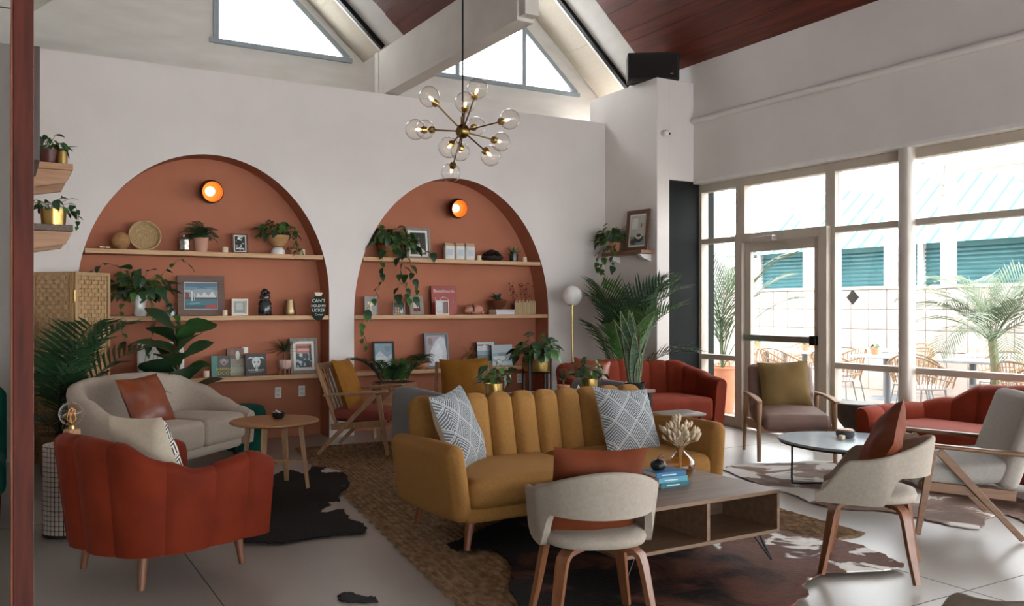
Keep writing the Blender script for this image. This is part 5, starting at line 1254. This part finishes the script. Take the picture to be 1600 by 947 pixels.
# shelves on the left wall
CORB = wood('corbel_wood', 'b98c68', '9a6e4c', axis=0)
for k, (z, m) in enumerate(((2.525, CORB), (2.045, wood('dark_board', '6a5644', '4c3b2d', axis=1)))):
    t = thing('corner_shelf', ['upper', 'lower'][k] + ' wooden bracket shelf on the left wall', 'shelf', (.129, 7.62, z)); MB().box(0, .36, 0, .7, -.05, 0).build('board', m, t, bevel=.003)
    for y in (.02, .6): MB().prism([(0, -.051), (.355, -.051), (.31, -.15), (0, -.21)], 0, .06, Matrix.Translation((0, y + .06, 0)) @ Matrix.Rotation(R(90), 4, 'X')).build('bracket', CORB, t, bevel=.003)
t = thing('wall_pot_plant', 'leafy plant in a dark red pot on the upper left shelf', 'plant', (.33, 7.75, 2.5255)); pot(t, .06, .085, .11, mat('oxblood_glaze', '5a2a22', .35, scale=8)); bush(t, (0, 0, .1), 34, .13, .15, LF_SP, 81, 1.0, 1.7)
votive('gold candle holder beside the red pot on the left wall shelf', .42, 2.5255, BRASS, .035, .1, 7.7)
t = thing('wall_brass_plant', 'leafy plant in a wide brass pot on the lower left shelf', 'plant', (.36, 7.78, 2.0455)); pot(t, .085, .095, .13, BRASS); bush(t, (0, 0, .11), 22, .15, .16, LF_H, 82, .6, 1.0); vine(t, [(.08, -.05, .13), (.14, -.08, .16), (.17, -.09, .08), (.16, -.1, -.02)], LF_H, 83, .05, .7)
tag(MB().box(-.006, .006, -.06, .06, 0, .15).build('small_plaque', TERRAPOT, loc=(.22, 7.8, 2.0455), rot=(0, R(-8), 0)), 'thin terracotta plaque leaning beside the brass pot', 'ornament')
t = thing('picture_frame', 'dark picture frame hanging edge-on on the left wall', 'picture frame', (.1285, 5.0, 2.1)); MB().box(0, .032, -.3, .3, 0, .04).box(0, .032, -.3, .3, .5, .54).box(0, .032, -.3, -.26, .04, .5).box(0, .032, .26, .3, .04, .5).build('frame', FRD, t); MB().box(.004, .018, -.26, .26, .04, .5).build('print', plain('print_cream', 'd8d0c0'), t)
# shelf on the pier
t = thing('pier_shelf', 'small wooden shelf on the corner pier holding a plant and a frame', 'shelf', (6.709, 8.05, 2.08)); MB().box(-.2, 0, 0, .78, -.045, 0).build('board', wood('shelf_brown', '8a5c40', '6c452e', axis=1), t, bevel=.003)
for y in (.06, .66): MB().prism([(0, -.046), (-.18, -.046), (-.12, -.09), (0, -.13)], 0, .05, Matrix.Translation((0, y + .05, 0)) @ Matrix.Rotation(R(90), 4, 'X')).build('bracket', WHITEC, t)
frame('brown frame with a photo of a cup on the pier shelf', (6.6, 8.27, 2.0805), .38, .5, .05, FRW, 'b9c0b4', [('7f8f86', rect(0, 0, 1, .3)), ('2a2622', blob(.6, .22, .3, .13)), ('d8d4cc', blob(.6, .3, .22, .1)), ('4a3428', blob(.6, .33, .16, .06)), ('3a3f38', blob(.25, .12, .2, .1)), ('b5604c', blob(.75, .66, .07, .08)), ('dfe2d8', rect(.1, .55, .5, .92))], .02, 6, rz=face(-1, -.12))
t = thing('pier_shelf_plant', 'bushy trailing plant on the pier shelf beside the brown frame', 'plant', (6.6, 8.67, 2.0805)); pot(t, .06, .085, .12, TERRAPOT); bush(t, (0, 0, .1), 80, .24, .3, LF_H, 91, .8, 1.35)
for i, p in enumerate([[(-.05, 0, .1), (-.15, .02, .02), (-.18, .03, -.2), (-.15, .02, -.4), (-.2, .02, -.6)], [(-.05, .05, .1), (-.14, .14, .0), (-.15, .16, -.25)], [(-.06, -.1, .1), (-.16, -.16, .0), (-.16, -.16, -.2)]]): vine(t, p, LF_H, 92 + i, .06, 1.1)
# ------------------------------------------------------------------ patio outside the glass
struct('ground_patio', MB().box(XG + .001, 34, -12, 40, -.22, -.02), mat('patio_concrete', '8f837a', .85, c2='83776e', scale=3, bump=.2, bscale=40))
BLK = mat('patio_block', 'ab9f96', .9, c2='9f938a', scale=5, bump=.3, bscale=60)
wp = struct('wall_patio', MB().box(13.03, 13.2, 5.9, 15.4, -.02, 1.7), mat('mortar', '9d9088', .95, scale=20))
bo = MB().rcube(.05, .35, .336, .008, 2).build('block', BLK, wp); bme = bo.data; bpy.data.objects.remove(bo)
for j in range(5):
    for k in range(26): inst('block', bme, wp, Matrix.Translation((13.03, 6.08 + .36 * k, .15 + .346 * j)))
struct('trim_5', MB().box(12.97, 13.25, 5.9, 15.4, 1.71, 1.76), BLK)
WPOST = mat('white_post', 'd9d8d6', .6, scale=6)
for k, (y, wd) in enumerate(((11.2, .3), (9.5, .2), (8.45, .22), (6.6, .2), (13.6, .2))):
    tag(MB().box(13.06, 13.06 + wd * .5, y - wd / 2, y + wd / 2, 1.76, 3.9).build('pergola_post', WPOST, bevel=.01), ['widest white pergola post on the patio wall, behind the door glass', 'white pergola post left of the round column', 'white pergola post right of the round column', 'white pergola post at the right edge of the patio', 'far left white pergola post on the patio wall'][k], 'post', 'pergola posts')
pg = thing('pergola_beams', 'white pergola beams spanning above the patio', 'pergola', (0, 0, 0))
MB().box(12.95, 13.25, 2, 16, 3.9, 4.12).build('beam', WPOST, pg); MB().box(10.3, 10.48, 1, 11, 3.1, 3.26).build('beam', WPOST, pg)
for y in (2.6, 4.8, 7.0, 9.2): MB().box(7.63, 12.95, y - .05, y + .05, 3.27, 3.4).build('crossbeam', WPOST, pg)
for x, y in ((10.39, 10.85), (10.39, 1.15)): MB().box(x - .07, x + .07, y - .07, y + .07, -.02, 3.1).build('post', WPOST, pg)
BULB = plain('festoon_bulb', 'e8e4da', .2)
for k, (p, q) in enumerate((((7.7, 7.6, 2.75), (12.9, 9.5, 3.1)), ((7.7, 5.0, 2.75), (12.9, 8.45, 3.2)), ((7.7, 3.4, 2.8), (12.9, 7.2, 3.3)))):
    t = thing('festoon_cable', ['left', 'middle', 'right'][k] + ' cable with small bulbs strung across the patio', 'string lights', p); d = Vector(q) - Vector(p)
    MB().tube([d * u + Vector((0, 0, -.9 * u * (1 - u))) for u in [i / 20 for i in range(21)]], .009, 6).build('cable', WPOST, t)
    for i in range(1, 9): u = i / 9; c = d * u + Vector((0, 0, -.9 * u * (1 - u))); MB().sphere((c.x, c.y, c.z - .05), .035, 10).build('bulb', BULB, t)
# teal pavilion
TEAL = mat('teal_louvre', '46787b', .6, c2='3a6a6e', scale=3); TROOF = mat('teal_roof', '557f7d', .45, c2='4b7573', scale=2)
t = thing('teal_pavilion', 'pavilion with teal louvred walls and a ribbed hip roof beyond the patio', 'building', (23, 15.5, 0))
MB().box(-2.2, 2.2, -4.2, 4.2, -.02, 3.1).build('wall', TEAL, t)
lv = MB()
for k in range(26): z = .3 + .105 * k; lv.add([(-2.21, -4.15, z), (-2.21, 4.15, z), (-2.29, 4.15, z - .05), (-2.29, -4.15, z - .05)], [(0, 1, 2, 3)]); lv.add([(-2.1, -4.21, z), (2.1, -4.21, z), (2.1, -4.29, z - .05), (-2.1, -4.29, z - .05)], [(0, 1, 2, 3)])
o = lv.build('louvres', TEAL, t, flat=True); o['kind'] = 'stuff'
for y in (-4.2, -1.4, 1.4, 4.2): MB().box(-2.34, -2.2, y - .08, y + .08, -.02, 3.1).build('post', WPOST, t)
E_ = [(-3, -5, 3.0), (3, -5, 3.0), (3, 5, 3.0), (-3, 5, 3.0)]; RA, RB = (0, -2.2, 5.6), (0, 2.2, 5.6)
rf = MB().add(E_ + [RA, RB], [(0, 1, 4), (1, 2, 5, 4), (2, 3, 5), (3, 0, 4, 5)]).build('roof', TROOF, t, flat=True)
rb = MB()
for k in range(19):
    y = -4.6 + 9.2 * k / 18; u = min(1, (5 - abs(y)) / 2.8); rb.bar((-3, y, 3.03), (-3 + 3 * u, y, 3.03 + 2.6 * u), .06, .05)
for k in range(11):
    x = -2.7 + 5.4 * k / 10; u = (3 - abs(x)) / 3; rb.bar((x, -5, 3.03), (x, -5 + 2.8 * u, 3.03 + 2.6 * u), .06, .05)
rb.build('roof_ribs', plain('roof_rib', '7fb3b0'), rf)
# hill beyond
def hill(u, v):
    y = 10 + 150 * u; x = 75 + 60 * v; h = 20 * math.sin(PI * min(1, v * .9 + .05)) * (.75 + .25 * math.sin(u * 7 + 1)) * (1 - .45 * u)
    return (x, y, h + 1.2 * math.sin(u * 60) * math.sin(v * 40 + u * 17) - 1)
struct('ground_hill', MB().grid(90, 30, hill), mat('hillside', '4c5648', .95, c2='6a6656', scale=.12, contrast=.3, detail=8))
struct('ground_far', MB().box(34.001, 260, -60, 220, -.4, -.3), mat('far_ground', '9a9486', .95, scale=.1))
# rattan chairs and bistro tables
CANE = mat('cane', 'a58868', .7, c2='8b6f52', scale=20); LEGG = mat('grey_steel_leg', '7f878c', .5, .4, scale=10); TOPG = mat('table_grey', 'b9c0c4', .4, scale=5); PED = plain('pedestal_grey', '6d7276')
def rattan():
    t = thing('rattan_chair', 'cane patio chair', 'chair')
    MB().lathe([(0, .425), (.22, .425), (.24, .44), (.22, .455), (0, .45)], 20).build('seat', mat('seat_pad', 'c9c6c0', .8, scale=8), t)
    H_ = [(.27, -.2, .6), (.3, -.05, .64), (.27, .14, .72), (.15, .26, .8), (0, .3, .82), (-.15, .26, .8), (-.27, .14, .72), (-.3, -.05, .64), (-.27, -.2, .6)]
    P = spline(H_, 25); MB().tube(P, .013, 7).build('hoop', CANE, t)
    for s in (-1, 1): MB().tube([(s * .27, -.2, .6), (s * .22, -.2, .44)], .011, 6).build('arm_post', CANE, t)
    sp_ = MB()
    for i in range(1, 24): p = P[i]; a = math.atan2(p.y, p.x); sp_.tube([(.225 * math.cos(a), .225 * math.sin(a), .44), tuple(p)], .006, 4)
    sp_.tube(spline([(x * .92, y * .92, .44 + (z - .44) * .45) for x, y, z in H_], 25), .007, 5)
    sp_.build('canes', CANE, t)
    for sx in (-1, 1):
        for sy in (-1, 1): MB().tube([(sx * .15, sy * .15, .43), (sx * .21, sy * .22, -.02)], .009, 6).build('leg', LEGG, t)
    MB().tube([(-.19, -.2, .16), (.19, -.2, .16)], .006, 5).build('stretcher', LEGG, t)
    return t
def bistro():
    t = thing('bistro_table', 'grey patio table', 'table')
    MB().box(-.36, .36, -.36, .36, .72, .75).build('tabletop', TOPG, t, bevel=.006); MB().cyl((0, 0, .02), (0, 0, .72), .04, n=14).build('pedestal', PED, t); MB().cyl((0, 0, -.02), (0, 0, .02), .24, .2, 24).build('base', PED, t)
    return t
chs = [(9.3, 9.75, 50, 'cane chair behind the terracotta planter, left of the door'), (9.0, 9.0, 200, 'cane chair nearest the door, left pane'), (9.8, 9.3, 100, 'cane chair at the left table seen through the door'), (11.1, 9.8, -90, 'cane chair beyond the left table seen through the door'), (9.65, 8.75, 90, 'cane chair in the middle of the door glass'), (10.4, 8.3, 180, 'cane chair at the right of the door glass'), (9.55, 7.75, 90, 'first cane chair right of the door'), (11.1, 7.7, -90, 'cane chair beyond the table right of the door'), (9.9, 6.85, 120, 'cane chair left of the round column'), (9.5, 6.42, 90, 'cane chair just right of the round column'), (10.95, 5.75, 160, 'cane chair under the patio palm'), (11.15, 6.5, -90, 'cane chair beyond the table under the palm'), (9.5, 5.2, 80, 'cane chair above the red sofa back'), (10.4, 4.3, 140, 'cane chair at the far right of the patio'), (12.4, 8.6, -90, 'cane chair against the block wall behind the column'), (12.4, 10.6, -90, 'cane chair against the block wall behind the door')]
tbs = [(10.4, 9.75, 'patio table with a small pot seen through the door'), (10.4, 9.0, 'patio table behind the right side of the door'), (10.35, 7.55, 'patio table right of the door'), (10.35, 6.35, 'patio table with two glasses right of the round column'), (11.75, 10.6, 'far patio table behind the door'), (11.75, 8.6, 'far patio table behind the round column'), (11.75, 6.9, 'far patio table behind the patio palm'), (10.3, 5.1, 'patio table at the far right')]
c0 = rattan(); t0 = bistro()
for i, (x, y, a, lb) in enumerate(chs):
    o = c0 if i == 0 else copy_tree(c0); o.location = (x, y, 0); o.rotation_euler = (0, 0, R(a)); tag(o, lb, 'chair', 'cane patio chairs')
for i, (x, y, lb) in enumerate(tbs):
    o = t0 if i == 0 else copy_tree(t0); o.location = (x, y, 0); o.rotation_euler = (0, 0, R(4 * i)); tag(o, lb, 'table', 'patio tables')
for i, (x, y, lb) in enumerate(((10.3, 9.85, 'small terracotta herb pot on the left patio table'), (10.35, 8.95, 'small terracotta herb pot behind the door push bar'), (10.35, 7.75, 'small terracotta herb pot on the table right of the door'))):
    t = thing('herb_pot', lb, 'plant', (x, y, .7505)); pot(t, .045, .06, .09, TERRAPOT, .004); bush(t, (0, 0, .08), 14, .06, .08, LF_S, 120 + i, .7, 1.1)
for i, y in enumerate((6.5, 6.2)): tag(MB().lathe([(0, 0), (.032, 0), (.038, .15), (.035, .15), (.03, .008), (0, .008)], 16).build('tumbler', thin_glass('tumbler_glass_%d' % i, (.95, .97, .97), 1.5), loc=(10.2, y, .7505)), ['left', 'right'][i] + ' clear tumbler on the table right of the round column', 'glass', 'tumblers on the patio table')
PG = leafm('patio_palm_leaf', '53663e', '344528')
FRP = [frond_mesh('frond', 1.3, 30, .55, .024, PG, rise=1.0, bend=1.7, seed=11, vee=.8, lift=.15), frond_mesh('frond', 1.2, 28, .5, .022, PG, rise=.7, bend=1.6, seed=12, vee=.8, lift=.1)]
FRT = [frond_mesh('frond', 1.25, 30, .42, .022, PG, rise=1.4, bend=1.1, seed=13, vee=.95, lift=.05)]
t = thing('patio_palm', 'large drooping palm on the patio right of the round column', 'plant', (10.6, 6.55, -.02), 0)
t.location = (9.95, 5.85, -.02)
pot(t, .2, .26, .5, PED); MB().tube([(0, 0, .4), (.03, 0, .7), (.02, .03, 1.05)], .05, 8).build('trunk', mat('palm_trunk', '7d7a5a', .9, scale=20, bump=.5), t)
fronds(t, (.02, .03, 1.0), [(a, 1.15 + .2 * math.sin(a), 4 + 16 * math.cos(a * 3)) for a in range(10, 360, 19)], FRP)
t = thing('terracotta_planter', 'tall thin palm in a large terracotta planter outside, left of the door', 'plant', (8.35, 8.62, -.02))
pot(t, .15, .21, .62, TERRAPOT, .02); fronds(t, (0, 0, .55), [(20, 1.5, 12), (110, 1.4, 14), (200, 1.45, 10), (290, 1.55, 15), (330, 1.3, 0), (-60, 1.5, 4), (-40, 1.2, -12)], FRT)
